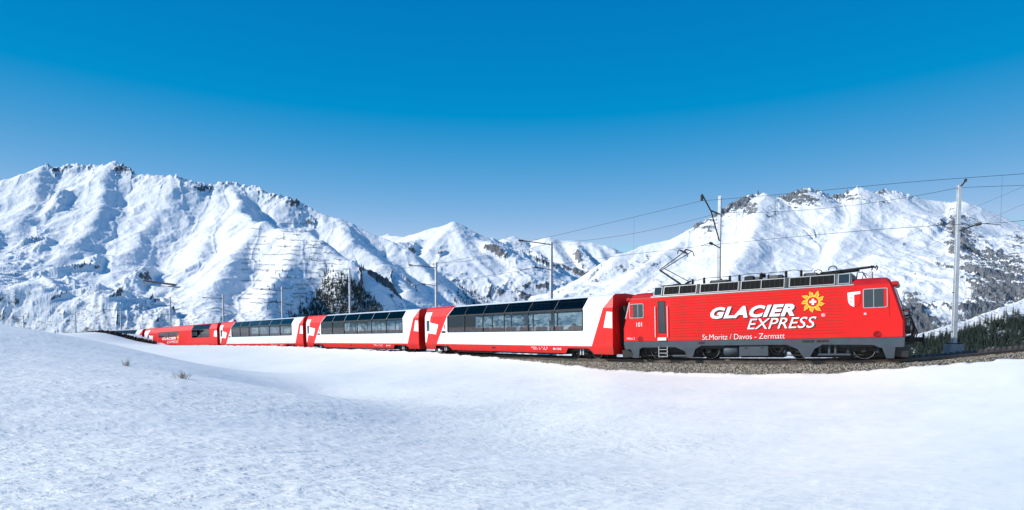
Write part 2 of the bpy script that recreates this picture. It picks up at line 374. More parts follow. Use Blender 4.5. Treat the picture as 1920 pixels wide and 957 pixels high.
# ------------------------------------------------------------------ ground
def tps_fit(P):
    n = len(P); xy = P[:, :2] / 20.0; d2 = ((xy[:, None] - xy[None]) ** 2).sum(-1)
    K = np.where(d2 > 0, d2 * np.log(d2 + 1e-12), 0) + np.eye(n) * .02
    A = np.zeros((n + 3, n + 3)); A[:n, :n] = K; A[:n, n] = 1; A[:n, n + 1:] = xy; A[n:, :n] = A[:n, n:].T
    wv = np.linalg.solve(A, np.concatenate([P[:, 2], [0, 0, 0]])); return xy, wv
def tps_eval(fit, X, Y):
    xy, wv = fit; n = len(xy); x = X.ravel() / 20.0; y = Y.ravel() / 20.0; r = wv[n] + wv[n + 1] * x + wv[n + 2] * y
    for i in range(n):
        d2 = (x - xy[i, 0]) ** 2 + (y - xy[i, 1]) ** 2; r += wv[i] * d2 * np.log(d2 + 1e-12)
    return r.reshape(X.shape)
gc = [(1920, 682, 22.4), (1810, 688, 23.2), (1700, 693, 24.0), (1600, 697, 25.4), (1500, 699, 26.9), (1350, 698, 29.0), (1200, 690, 32.0),
      (1100, 684, 34.2), (1000, 677, 36.6), (900, 669, 41), (800, 662, 46.4), (680, 656, 55), (560, 652, 63), (490, 650, 69), (430, 649, 75), (360, 648, 81), (300, 647, 87),
      (255, 638, 88), (225, 629, 88), (200, 622, 88), (150, 624.5, 88), (90, 628, 92), (20, 630, 95),
      # shoulder of the rise on the left
      (0, 617, 31), (65, 623, 29.5), (130, 632, 28), (190, 650, 26.5), (240, 668, 25), (290, 683, 23.6), (340, 697, 22.2), (410, 712, 20.5), (500, 734, 18.6), (600, 755, 17),
      (0, 690, 17), (150, 730, 14.5), (330, 790, 12), (0, 800, 10.2), (500, 860, 9.2), (200, 957, 6.0), (700, 957, 6.2), (960, 957, 6.4), (1300, 957, 6.7), (1700, 957, 7.0), (1920, 957, 7.0),
      # hollow between the rise and the line
      (380, 690, 44), (450, 700, 40), (330, 680, 50), (600, 742, 27), (500, 672, 55), (700, 720, 30), (760, 790, 17.5), (900, 760, 22), (1000, 820, 16.5), (1200, 780, 19), (1200, 870, 12.2),
      (1450, 760, 20), (1500, 850, 13), (1700, 780, 17), (1880, 760, 17.5), (1880, 860, 11)]
G = [at(*q) for q in gc]
G += [np.array(q) for q in ((0, 0, -1.75), (0, -12, -1.7), (-15, -5, -.9), (15, -5, -2.4), (-40, -30, .3), (0, -40, -1.6), (45, -30, -2.0), (-45, 20, .7), (-38, 34, -.6), (-46, 55, -2.6), (-100, 60, -2.0), (48, 5, -.6), (30, 10, -1.9), (-120, -20, 1), (120, -30, -2))]
TPS = tps_fit(np.array(G))
def nearest(X, Y, stride=4):
    q = raw[::stride]; c = cum[::stride]; x = X.ravel(); y = Y.ravel(); bi = np.zeros(len(x), np.int64)
    for i in range(0, len(x), 20000):
        d = (x[i:i+20000, None] - q[None, :, 0]) ** 2 + (y[i:i+20000, None] - q[None, :, 1]) ** 2; bi[i:i+20000] = d.argmin(1)
    a = np.clip(bi, 1, len(q) - 2); t = q[a + 1] - q[a - 1]; t[:, 2] = 0; t /= np.linalg.norm(t, axis=1)[:, None]
    dx = x - q[a, 0]; dy = y - q[a, 1]; along = dx * t[:, 0] + dy * t[:, 1]
    side = dx * t[:, 1] - dy * t[:, 0]
    s = c[a] + along; z = np.interp(s, cum, raw[:, 2])
    return side.reshape(X.shape), z.reshape(X.shape), s.reshape(X.shape)
def ground_z(X, Y):
    r = np.hypot(X, Y); side, tz, s = nearest(X, Y)
    near = tps_eval(TPS, np.clip(X, -140, 140), np.clip(Y, -60, 140))
    near = near + (-3.0 - near) * sstep(90, 170, np.where(side > 0, np.maximum(r, 0), 0) * np.where(Y < 60, 1, .75))
    near = near + np.minimum(380, np.maximum(0, -Y - 25) * .33) * (1 + .5 * fbm(X / 300, Y / 300, 3))
    # wind-packed relief
    left = sstep(12, -6, X - .25 * (Y - 6)) * sstep(45, 12, Y)
    c, s_ = math.cos(.35), math.sin(.35); U = X * c + Y * s_; V = -X * s_ + Y * c
    rel = fbm(U * .35, V * .7, 3) * (.030 + .015 * left) + fbm(U * .10, V * .14, 2) * .16
    rel += (ridged(U * 1.3 + 4, V * 2.6, 3) - .3) * .010 * (.05 + left) + fbm(U * 3.5, V * 7, 3) * .012 * (.03 + left) + fbm(U * .16, V * 1.1 + 3, 3) * .030
    near = near + rel * sstep(2.2, 6, np.abs(side)) * (1 - sstep(60, 140, r))
    edge = 2.2 + fbm(X * .9, Y * .9, 3) * .38 + fbm(X * 4, Y * 4, 2) * .14
    w_near = sstep(edge - .18, edge + .22, side)
    lip = .10 * np.exp(-((side - edge - .35) / .3) ** 2) * (.5 + fbm(X * .7 + 5, Y * .7, 2))
    under = tz - .85
    far = tz - .55 - .35 * sstep(4.6, 3.6, -side) - np.maximum(0, -side - 4.9 - .6 * fbm(X * .1, Y * .1, 2)) * .6 + fbm(X * .3, Y * .3, 3) * .12
    far = np.maximum(far, -170 + fbm(X * .004, Y * .004, 3) * 12)
    z = under * (1 - w_near) + (near + lip) * w_near
    wf = sstep(1.9, 2.6, -side); return z * (1 - wf) + far * wf
ang = np.concatenate([np.linspace(-50, 50, 760), np.linspace(50, 310, 90)[1:-1]]) * math.pi / 180
rad = np.concatenate([np.geomspace(.4, 3.5, 12), np.geomspace(3.6, 135, 500), np.geomspace(137, 12000, 60)])
RR, AA = np.meshgrid(rad, ang, indexing='ij'); GX, GY = RR * np.sin(AA), RR * np.cos(AA)
GZ = ground_z(GX, GY)
gme = grid_mesh('snow_ground', GX, GY, GZ, wrap=True)
crust = np.clip(sstep(10, -5, GX - .2 * (GY - 6)) * sstep(40, 14, GY) + .75 * fbm(GX * .16, GY * .30, 3), 0, 1) * sstep(60, 25, RR)
fattr(gme, 'crust', crust)
tag(link('snow_ground', gme, M['snow']), 'smooth snow field rolling from the foreground to the railway line', None, None, 'structure')
def gz(x, y): return float(ground_z(np.array([[x]]), np.array([[y]]))[0, 0])

# ------------------------------------------------------------------ mountains
def mountain(name, label, material, ridges, pxr, ncol, dr, nrow, k=.75, D=1400., base=-170., gully=1.0, rough=1.0, rockiness=0.0, rocks=(), scrub=(0, 0), seed=0, thr=.72, crag=None, carve=.6):
    pxs = np.linspace(*pxr, ncol); ds = np.geomspace(*dr, nrow)
    DD, PX = np.meshgrid(ds, pxs, indexing='ij'); X = (PX - CX) / F * DD; Y = DD.copy()
    # gentle warp so that the ridges are not straight
    wx = X + fbm(X / 420 + seed, Y / 420, 3) * 40 * rough; wy = Y + fbm(X / 420 - 7, Y / 420 + seed, 3) * 40 * rough
    best = np.full(X.shape, -1e9); sec = np.full(X.shape, -1e9); bt = np.zeros_like(X); bd = np.zeros_like(X)
    off = 0.0
    for rd in ridges:
        P = np.array([at(*q) for q in rd[1]]); kk = k * rd[0]
        rb = np.full(X.shape, -1e9); rt = np.zeros_like(X); rdist = np.zeros_like(X); acc = 0
        for a, b in zip(P[:-1], P[1:]):
            ab = b[:2] - a[:2]; L2 = ab @ ab; t = np.clip(((wx - a[0]) * ab[0] + (wy - a[1]) * ab[1]) / L2, 0, 1)
            d = np.hypot(wx - a[0] - t * ab[0], wy - a[1] - t * ab[1])
            dd = d if off == 0 else np.sqrt(d * d + 28.0 ** 2) - 28.0
            h = a[2] + t * (b[2] - a[2]) - kk * D * (1 - np.exp(-dd / D))
            m = h > rb; rb = np.where(m, h, rb); rt = np.where(m, acc + t * L2 ** .5, rt); rdist = np.where(m, d, rdist); acc += L2 ** .5
        m = rb > best; sec = np.where(m, best, np.maximum(sec, rb)); bt = np.where(m, rt + off, bt); bd = np.where(m, rdist, bd); best = np.where(m, rb, best)
        off += 5000.7
    if crag:
        cw_ = np.exp(-bd / 110) * (bt < 5000) * sstep(crag[0] - 40, crag[0], PX) * sstep(crag[1] + 40, crag[1], PX)
    fade = sstep(0, 70, best - sec)
    bs = bd * sstep(0, 110, best - sec)
    H = best + 14 * np.exp(-(best - sec) / 14) * (sec > -1e8)
    sc = DD.mean() / 3000.0
    amp = sstep(0, 260 * sc, bs) * (1 - .4 * sstep(900, 1600, bd))
    g1 = ridged(bt / 170 / sc + seed, bd / 900 / sc, 3); g2 = ridged(bt / 42 / sc + 3, bd / 420 / sc, 3)
    H += gully * fade * amp * (g1 * 24 + g2 * 12) * sc
    H += rough * (fbm(X / 260 / sc, Y / 260 / sc, 6, .46) * 34 * (.45 + .55 * sstep(0, 200, bs)) + (ridged(X / 95 / sc + seed, Y / 95 / sc, 4) - .3) * 3.5) * sc
    wxx = X + fbm(X / 300 + 3, Y / 300, 2) * 120; wyy = Y + fbm(X / 300, Y / 300 + 8, 2) * 120
    H += carve * sc * (ridged(wxx / 520 / sc + seed, wyy / 700 / sc, 6, .60) - .35) * 30 * (.3 + .7 * sstep(40, 420, bs))
    if crag: H += cw_ * crag[2] * (ridged(bt / 45, bd / 60, 3) * 13 + ridged(bt / 18 + 5, bd / 30, 2) * 5)
    base_n = base + fbm(X / 300, Y / 300, 3) * 10
    H = np.where(H > base_n, H, base_n)
    H = base + (H - base) * sstep(dr[0], dr[0] * 1.18, DD)
    H[0] = H[-1] = base - 200; H[:, 0] = H[:, -1] = base - 200
    # exposed rock where it is steep
    e1 = np.gradient(H, axis=1) / np.maximum(1e-3, np.hypot(np.gradient(X, axis=1), np.gradient(Y, axis=1)))
    e0 = np.gradient(H, axis=0) / np.maximum(1e-3, np.hypot(np.gradient(X, axis=0), np.gradient(Y, axis=0)))
    slope = np.hypot(e0, e1); lowmix = fbm(X / 130 / sc + 9, Y / 130 / sc, 4)
    rock = (slope - thr) * 1.15 + lowmix * .35 + rockiness
    if crag: rock = rock + crag[3] * cw_
    hpx = CX + F * X / np.maximum(1, Y * math.cos(PITCH) - H * math.sin(PITCH)); hpy = CY - F * (Y * math.sin(PITCH) + H * math.cos(PITCH)) / np.maximum(1, Y * math.cos(PITCH) - H * math.sin(PITCH))
    cx_, cy_ = X, H
    for (a, b, ra, rb_, st) in rocks:     # cliff bands and outcrops, surveyed by bearing and elevation
        rock += 1.5 * st * np.exp(-(((hpx - a) / ra) ** 2 + ((hpy - b) / rb_) ** 2))
    H = H + np.clip(rock - .15, 0, 1) * (ridged(X / 45 / sc, Y / 45 / sc, 4, .6) * 9 + ridged(X / 150 / sc, Y / 150 / sc, 2) * 9) * sc * sstep(base + 40, base + 120, H)
    me = grid_mesh(name, X, Y, H); fattr(me, 'rock', rock)
    fattr(me, 'scrub', scrub[1] * sstep(scrub[0] + 130, scrub[0] - 60, H + lowmix * 120) if scrub[1] else H * 0)
    o = link(name, me, material); tag(o, label, None, None, 'structure')
    o_data = dict(px=hpx, py=hpy, X=X, Y=Y, H=H, cols=pxs, rows=ds); return o, o_data
def surf(data, px, py):
    """nearest visible surface point of a mountain along a sight line"""
    j = int(np.clip(np.searchsorted(data['cols'], px), 0, len(data['cols']) - 1)); col = data['py'][:, j]
    top = np.minimum.accumulate(col); i = np.nonzero(top <= py)[0]
    if len(i) == 0: return None
    i = i[0]; return np.array([data['X'][i, j], data['Y'][i, j], data['H'][i, j]])

left_r = [(1.0, [(-220, 460, 2900), (-60, 405, 3100), (0, 366, 3150), (40, 346, 3200), (78, 317, 3200), (110, 320, 3250), (150, 313, 3300), (190, 313, 3300), (212, 308, 3300), (250, 329, 3250),
                 (275, 335, 3250), (330, 339, 3200), (365, 343, 3200), (400, 353, 3250), (440, 348, 3300), (478, 353, 3300), (500, 369, 3250), (545, 375, 3200), (580, 389, 3200), (610, 403, 3150),
                 (660, 427, 3100), (700, 440, 3050), (735, 456, 3000), (790, 490, 2950), (830, 520, 2900), (880, 545, 2850), (930, 566, 2800), (1000, 604, 2750)]),
          (1.0, [(78, 317, 3200), (50, 410, 2650), (10, 480, 2250), (-60, 570, 1800)]),
          (.95, [(205, 312, 3280), (190, 385, 2850), (150, 462, 2350), (60, 540, 1950), (10, 612, 1580)]),
          (.95, [(330, 339, 3200), (318, 392, 2900), (262, 440, 2600), (225, 525, 2080), (120, 610, 1580)]),
          (.95, [(415, 352, 3260), (402, 425, 2750), (375, 492, 2250), (285, 560, 1880), (230, 614, 1540)]),
          (1.2, [(440, 350, 3290), (450, 396, 2850), (492, 424, 2450), (560, 440, 2250), (602, 456, 2150), (650, 492, 2060), (700, 534, 2000), (760, 580, 1960), (810, 615, 1940)]),
          (.95, [(492, 424, 2450), (440, 480, 2150), (400, 545, 1800), (375, 612, 1500)]),
          (1.15, [(575, 446, 2220), (535, 505, 1950), (505, 560, 1700), (490, 615, 1500)]),
          (1.0, [(640, 418, 3110), (668, 460, 2800), (720, 500, 2600), (770, 545, 2450), (810, 600, 2300)]),
          (1.0, [(760, 474, 2980), (810, 530, 2700), (880, 590, 2500)])]
MT_L, DL = mountain('snow_mountain', 'long snow-covered mountain massif with rocky crest on the left', M['mount_left'], left_r, (-130, 1010), 900, (1330, 3700), 330, k=.80,
                    rocks=[(215, 322, 40, 14, .35), (110, 325, 40, 10, .25), (400, 360, 70, 14, .35), (545, 380, 60, 12, .45), (620, 410, 50, 14, .3), (450, 430, 60, 8, .15), (510, 580, 90, 40, .10), (870, 540, 60, 25, .4)], scrub=(60, .62), seed=2, thr=1.0, rockiness=-.2, gully=1.0, carve=1.0, crag=(60, 560, .6, .3))
mid_r = [(1.0, [(640, 480, 6900), (720, 447, 6800), (760, 446, 6600), (800, 433, 6400), (850, 419, 6300), (872, 425, 6350), (895, 441, 6400), (925, 448, 6600), (950, 461, 6800), (1000, 490, 7000)]),
         (1.0, [(600, 480, 8800), (690, 455, 8700), (728, 440, 8600), (760, 452, 8600), (940, 452, 8600), (962, 444, 8500), (990, 455, 8500), (1024, 447, 8400), (1052, 452, 8400), (1080, 454, 8300), (1105, 455, 8300), (1135, 463, 8200), (1162, 473, 8200), (1200, 485, 8200), (1300, 500, 8200)]),
         (.9, [(850, 419, 6300), (872, 468, 5600), (925, 525, 4900), (965, 590, 4300)]),
         (.9, [(850, 419, 6300), (800, 478, 5500), (812, 545, 4700), (830, 600, 4200)]),
         (.9, [(925, 448, 6600), (985, 500, 5900), (1050, 560, 5100), (1090, 610, 4600)]),
         (.9, [(1030, 448, 8400), (1060, 500, 7300), (1110, 555, 6200), (1150, 610, 5300)]),
         (.9, [(1110, 456, 8300), (1150, 505, 7300), (1190, 560, 6300)])]
MT_M, DM = mountain('far_snow_mountain', 'pointed white peak and range far behind in the middle', M['mount_mid'], mid_r, (640, 1330), 520, (4100, 9200), 240, k=.62, D=2600, rough=.7, gully=.7, seed=5, thr=.72,
                    rocks=[(840, 500, 50, 30, .25), (905, 440, 25, 10, .2), (990, 530, 80, 40, .1)], scrub=(-60, .3))
right_r = [(1.0, [(1000, 640, 3000), (1060, 570, 3100), (1110, 505, 3300), (1160, 478, 3350), (1200, 463, 3400), (1260, 453, 3400), (1288, 446, 3400), (1300, 432, 3400), (1340, 409, 3400), (1380, 386, 3450), (1415, 372, 3500), (1433, 364, 3500),
                   (1452, 374, 3500), (1480, 371, 3500), (1510, 357, 3500), (1540, 365, 3500), (1562, 373, 3500), (1585, 371, 3500), (1610, 357, 3500), (1640, 369, 3500), (1662, 360, 3500), (1700, 370, 3500), (1760, 378, 3500), (1800, 382, 3450),
                   (1860, 400, 3400), (1895, 424, 3350), (1920, 436, 3300), (2000, 470, 3200), (2120, 530, 3100)]),
           (.9, [(1296, 440, 3400), (1240, 480, 3050), (1165, 535, 2700), (1085, 610, 2350)]),
           (.9, [(1433, 364, 3500), (1418, 430, 3000), (1370, 505, 2450), (1330, 590, 1950)]),
           (.9, [(1612, 357, 3500), (1600, 420, 3050), (1560, 490, 2550), (1520, 570, 2100), (1500, 630, 1800)]),
           (1.1, [(1800, 382, 3450), (1775, 440, 3000), (1720, 520, 2450), (1690, 575, 2000), (1700, 640, 1700)]),
           (1.3, [(1895, 424, 3350), (1870, 480, 2900), (1850, 545, 2550), (1830, 600, 2350)]),
           (1.2, [(1990, 466, 3200), (1960, 530, 2700), (1930, 610, 2300)])]
MT_R, DR = mountain('rocky_snow_mountain', 'broad sunlit snow mountain with rock bands and grey cliffs on the right', M['mount_right'], right_r, (985, 2080), 860, (1500, 3900), 330, k=.74, seed=9, thr=.86, gully=.55, rough=.85, rockiness=-.12,
                    rocks=[(1500, 374, 60, 16, .6), (1390, 392, 70, 18, .55), (1320, 425, 40, 16, .4), (1620, 372, 40, 14, .45), (1680, 400, 90, 30, .35), (1450, 410, 30, 12, .4), (1215, 500, 60, 22, .45), (1150, 545, 70, 25, .4), (1420, 490, 120, 10, .35), (1690, 460, 16, 12, .8), (1600, 485, 60, 10, .35), (1790, 430, 40, 45, .5),
                           (1845, 530, 55, 95, .74), (1905, 560, 50, 80, .84), (1915, 450, 30, 40, .5), (1800, 450, 30, 60, .4), (1712, 590, 32, 40, 1.2), (1760, 590, 60, 40, .2)], scrub=(60, .55), crag=(1310, 1690, .85, .24))
hill_r = [(1.0, [(1560, 700, 950), (1640, 668, 980), (1700, 636, 1000), (1760, 618, 1020), (1820, 600, 1050), (1870, 582, 1070), (1920, 562, 1100), (2000, 530, 1150), (2120, 480, 1200)])]
MT_H, DH = mountain('wooded_slope', 'snow patched slope covered with dark conifers beyond the line', M['woodhill'], hill_r, (1560, 2110), 260, (620, 1350), 130, k=.55, D=600, seed=3, rough=.35, gully=.2, thr=.5, rockiness=.05, scrub=(60, .6))
# ------------------------------------------------------------------ track
s_l, s_r = s_at(-60), cum[-1] - 250
def sweep(prof, offs, s0, s1, step, name, material, parent, dz=0.0):
    ss = np.arange(s0, s1, step); P = path(ss); N, T = pathn(ss)
    X = np.stack([P[:, 0] + N[:, 0] * (offs + a) for a, b in prof], 1); Y = np.stack([P[:, 1] + N[:, 1] * (offs + a) for a, b in prof], 1)
    Z = np.stack([P[:, 2] + dz + b for a, b in prof], 1)
    me = grid_mesh(name, X, Y, Z); me.polygons.foreach_set('use_smooth', np.zeros(len(me.polygons), bool))
    return link(name, me, material, parent)
track = empty('railway_track'); tag(track, None, None, None, 'structure')
rp = [(-.06, -.15), (-.06, -.13), (-.012, -.11), (-.012, -.04), (-.034, -.03), (-.034, -.004), (.034, -.004), (.034, -.03), (.012, -.04), (.012, -.11), (.06, -.13), (.06, -.15)]
for o_ in (.5, -.5):
    r_ = sweep(rp, o_, s_l, s_r, .5, 'rail', M['rail'], track)
    sweep([(-.03, 0), (.03, 0)], o_, s_l, s_r, .5, 'rail_head', M['railtop'], r_)
def rack():
    ss = np.arange(s_at(700), s_at(1690), .5); ss2 = np.arange(s_at(1690), s_r - 10, .06); ss = np.concatenate([ss, ss2])
    tooth = np.concatenate([np.zeros(len(ss) - len(ss2)), np.tile([0, 0, 1, 1], len(ss2) // 4 + 1)[:len(ss2)] * -.05])
    P = path(ss); N, T = pathn(ss)
    X = np.stack([P[:, 0] + N[:, 0] * a for a in (.06, .06, -.06, -.06)], 1); Y = np.stack([P[:, 1] + N[:, 1] * a for a in (.06, .06, -.06, -.06)], 1)
    Z = np.stack([P[:, 2] - .15, P[:, 2] + .10 + tooth, P[:, 2] + .10 + tooth, P[:, 2] - .15], 1)
    return link('rack_rail', grid_mesh('rack_rail', X, Y, Z), M['rail'], track)
rack()
slm = MB().bbox((-.11, -.95, -.27), (.11, .95, -.155), .02).mesh('sleeper'); slm.materials.append(M['wood'])
for s0 in np.arange(s_at(800), s_r - 12, .72):
    p = path(s0)[0]; t = pathn(s0)[1][0]; o = bpy.data.objects.new('sleeper', slm); COL.objects.link(o); o.parent = track
    o.location = p; o.rotation_euler = (0, 0, math.atan2(t[1], t[0]) + random.uniform(-.01, .01))

def ballast_material():
    m = bpy.data.materials.new('ballast_stone'); m.use_nodes = True; t = m.node_tree; b = t.nodes['Principled BSDF']; b.inputs['Roughness'].default_value = .9
    g = t.nodes.new('ShaderNodeNewGeometry'); v = t.nodes.new('ShaderNodeTexVoronoi'); v.inputs['Scale'].default_value = 15
    t.links.new(g.outputs['Position'], v.inputs['Vector']); r = t.nodes.new('ShaderNodeValToRGB'); e = r.color_ramp.elements
    e[0].color = (.055, .05, .04, 1); e[1].color = (.34, .30, .235, 1); sp = t.nodes.new('ShaderNodeSeparateColor'); t.links.new(v.outputs['Color'], sp.inputs[0]); t.links.new(sp.outputs[0], r.inputs[0])
    t.links.new(r.outputs[0], b.inputs['Base Color'])
    bp = t.nodes.new('ShaderNodeBump'); bp.inputs['Strength'].default_value = 1; bp.inputs['Distance'].default_value = .05; bp.invert = True
    t.links.new(v.outputs['Distance'], bp.inputs['Height']); t.links.new(bp.outputs[0], b.inputs['Normal']); return m
M['ballast'] = ballast_material()
ss = np.concatenate([np.arange(s_l, s_at(760), .6), np.arange(s_at(760), s_at(1990), .045), np.arange(s_at(1990), s_r, .4)])
cross = np.concatenate([np.linspace(2.75, 1.35, 36), np.linspace(1.3, -1.3, 12), np.linspace(-1.4, -4.5, 20)])
SS, CC = np.meshgrid(ss, cross, indexing='ij'); P = path(ss); N, T = pathn(ss)
BX = P[:, 0:1] + N[:, 0:1] * CC; BY = P[:, 1:2] + N[:, 1:2] * CC
hb = -.17 - np.where(CC > 0, np.clip(CC - 1.45, 0, 9) * .52, np.clip(-CC - 1.45, 0, 9) * .13)
stone = RNG.random(SS.shape) * .055 + fbm(BX * 3, BY * 3, 2) * .04
BZ = P[:, 2:3] + hb + stone
bal = link('ballast', grid_mesh('ballast', BX, BY, BZ), M['ballast'])
bal.data.polygons.foreach_set('use_smooth', np.zeros(len(bal.data.polygons), bool))
tag(bal, 'grey brown crushed stone bed under the rails', None, None, 'stuff')

# ------------------------------------------------------------------ masts and overhead line
def z_for(x, y, py):
    k = (CY - py) / F; return (k * y * math.cos(PITCH) - y * math.sin(PITCH)) / (math.cos(PITCH) + k * math.sin(PITCH))
masts = [ # bearing, top, messenger height seen, contact wire height seen, label
    (1790, 347, 329, 418, 'pale steel catenary mast on a concrete block ahead of the locomotive'),
    (1345, 368, 377, 462, 'steel catenary mast rising behind the middle of the locomotive'),
    (1032, 454, 456, 508, 'dark catenary mast behind the coach next to the locomotive'),
    (818, 492, 501, 538, 'catenary mast at the joint of the first and second panorama coaches'),
    (658, 503, None, None, 'catenary mast in front of the dark conifer wood, behind the second coach'),
    (530, 538, None, None, 'catenary mast behind the third coach with thin double arms'),
    (420, 552, None, None, 'bare catenary mast at the joint between red coach and third coach'),
    (321, 557, None, None, 'catenary mast standing above the glare on the all-red coach'),
    (228, 578, None, None, 'small catenary mast above the last visible white coach'),
    (143, 588, None, None, 'small far catenary mast left of the dark turf edge'),
    (46, 592, None, None, 'farthest tiny catenary mast at the left edge')]
SUP = []
for i, (px, top, mpy, cpy, lab) in enumerate(masts):
    s0 = s_at(px, -2.9); c = path(s0)[0]; n = pathn(s0)[0][0]; t = pathn(s0)[1][0]; b = c - n * 2.9
    ht = z_for(b[0], b[1], top); cz = z_for(c[0], c[1], cpy) if cpy else c[2] + 5.85; mz = z_for(c[0], c[1], mpy) if mpy else min(c[2] + 7.5, ht - .3)
    SUP.append((s0, c[2], cz, mz, b, ht))
    # local frame: x along the line, y towards the track
    mw = Matrix(((t[0], n[0], 0, b[0]), (t[1], n[1], 0, b[1]), (0, 0, 1, c[2] - .55), (0, 0, 0, 1)))
    e = empty('catenary_mast', mw); tag(e, lab, 'catenary mast', 'catenary masts along the line')
    H = ht - (c[2] - .55); bz = .72 if i == 0 else .35; w2 = .088 if i == 0 else .10
    post = MB()                                      # H-section: two flanges and a web
    tw = .75
    for sy in (-1, 1):
        post.add([(-w2, sy*w2-.012, bz), (w2, sy*w2-.012, bz), (w2, sy*w2+.012, bz), (-w2, sy*w2+.012, bz),
                  (-w2*tw, sy*w2*tw-.012, H), (w2*tw, sy*w2*tw-.012, H), (w2*tw, sy*w2*tw+.012, H), (-w2*tw, sy*w2*tw+.012, H)],
                 [(3,2,1,0),(4,5,6,7),(0,1,5,4),(1,2,6,5),(2,3,7,6),(3,0,4,7)])
    post.box((-.015, -w2*tw, bz), (.015, w2*tw, H - .01))
    post.build('post', M['galv'], e)
    cap = MB().bbox((-.26, -.26, bz), (.26, .26, bz + .04), .01); cap.build('base_plate', M['dark'], e)
    MB().add([(-.38,-.38,-.6),(.38,-.38,-.6),(.38,.38,-.6),(-.38,.38,-.6),(-.29,-.29,bz),(.29,-.29,bz),(.29,.29,bz),(-.29,.29,bz)],
             [(3,2,1,0),(4,5,6,7),(0,1,5,4),(1,2,6,5),(2,3,7,6),(3,0,4,7)]).build('foundation', M['concrete'], e)
    lz = c[2] - .55; my, cy_ = mz - lz, cz - lz
    ua = MB()
    if i == 1:
        ua.tube([(.03, .12, my - .28), (.03, 1.55, my - .30), (.03, 2.88, my + .34)], .042, 6); ua.tube([(.03, 1.5, my - .3), (.03, .1, my - 1.75)], .036, 6)
        MB().tube([(.03, 2.9, my + .3), (.03, 2.9, my)], .075, 8).build('insulator', M['porcelain'], e)
    elif i == 0:
        ua.tube([(.03, .0, H - .1), (.03, .2, H - .02), (.03, .38, H + .10)], .035, 6)
        MB().tube([(.03, .36, H + .06), (.03, .42, H + .18)], .06, 8).build('insulator', M['porcelain'], e)
    else:
        zz = min(my + .12, H - .1); ua.tube([(.03, .1, zz), (.03, 2.7, zz + .06)], .035, 6)
        MB().lathe([(.03, 0), (.085, .05), (.045, .12), (.085, .19), (.045, .26), (.085, .33), (.03, .4)], (.03, 2.62, zz + .05), 'y', 8).build('insulator', M['porcelain'], e)
    ua.build('upper_arm', M['dark'], e)
    if i == 0: cy_ -= .12
    la = MB(); la.tube([(.03, .1, cy_ + .22), (.03, 1.6, cy_ + .34)], .032, 6); la.tube([(.03, 1.5, cy_ + .34), (.03, 2.9, cy_ + .02)], .016, 5)
    la.build('steady_arm', M['dark'], e)
    MB().lathe([(.03, 0), (.075, .05), (.04, .11), (.075, .17), (.04, .23), (.075, .29), (.03, .34)], (.03, 1.25, cy_ + .31), 'y', 8).build('insulator', M['porcelain'], e)
    for q in range(3): MB().box((-w2 - .012, -w2 - .016, 1.3 + q * 1.9), (w2 + .012, -w2 + .02, 1.34 + q * 1.9)).build('band', M['dark'], e)
# extra support out of the frame on the right
s_end = SUP[0][0] + 42; ce = path(s_end)[0]
SUP = [(s_end, ce[2], ce[2] + 5.9, ce[2] + 8.6, ce, ce[2] + 8)] + SUP
line = empty('overhead_line'); tag(line, 'contact wire and messenger wire strung along the masts above the train', 'overhead wire')
def stations():
    out = []
    for a, b in zip(SUP[:-1], SUP[1:]):
        n = 14
        for k in range(n): out.append((a[0] + (b[0] - a[0]) * k / n, k / n, a, b))
    out.append((SUP[-1][0], 0, SUP[-1], SUP[-1])); return out
cw, mw_ = [], []
for s0, f, a, b in stations():
    p = path(s0)[0]; L = abs(b[0] - a[0]); sag = 4 * f * (1 - f) * L * .013
    # the contact wire runs straight between the supports
    cw.append((p[0], p[1], a[2] + (b[2] - a[2]) * f)); mw_.append((p[0], p[1], a[3] + (b[3] - a[3]) * f - sag))
MB().tube(cw, .010, 5).build('contact_wire', M['wire'], line); MB().tube(mw_, .010, 5).build('messenger_wire', M['wire'], line)
for px in (1890, 1612, 1460, 1382, 1187, 930):
    s0 = s_at(px); p = path(s0)[0]; ca = np.array(cw); i = int(np.argmin(np.hypot(ca[:, 0] - p[0], ca[:, 1] - p[1])))
    MB().tube([mw_[i], cw[i]], .005, 4).build('dropper', M['wire'], line)
fd = empty('feeder_wire'); tag(fd, 'single feeder wire running along the mast tops', 'overhead wire')
fp = []
fz = {1: z_for(SUP[1][4][0], SUP[1][4][1], 352), 2: z_for(SUP[2][4][0], SUP[2][4][1], 399)}
tops = [(q[4], fz.get(i, q[5] - .05)) for i, q in enumerate(SUP)]; tops[0] = (SUP[0][4] - pathn(SUP[0][0])[0][0] * 2.9, SUP[0][5] - .3)
for (a, az), (b, bz_) in zip(tops[:-1], tops[1:]):
    for k in range(10):
        f = k / 10; q = a + (b - a) * f; fp.append((q[0], q[1], az + (bz_ - az) * f - 4 * f * (1 - f) * .35))
fp.append((tops[-1][0][0], tops[-1][0][1], tops[-1][1])); MB().tube(fp, .010, 5).build('wire', M['wire'], fd)
for lab, a, b in (('upper slanting anchor wire crossing the sky at the right edge', at(1990, 320, 31), at(1520, 520, 42)), ('lower slanting anchor wire crossing behind the right mast', at(1990, 352, 31), at(1560, 540, 42))):
    an = empty('anchor_wire'); tag(an, lab, 'overhead wire', None); MB().tube([a, b], .007, 5).build('wire', M['wire'], an)

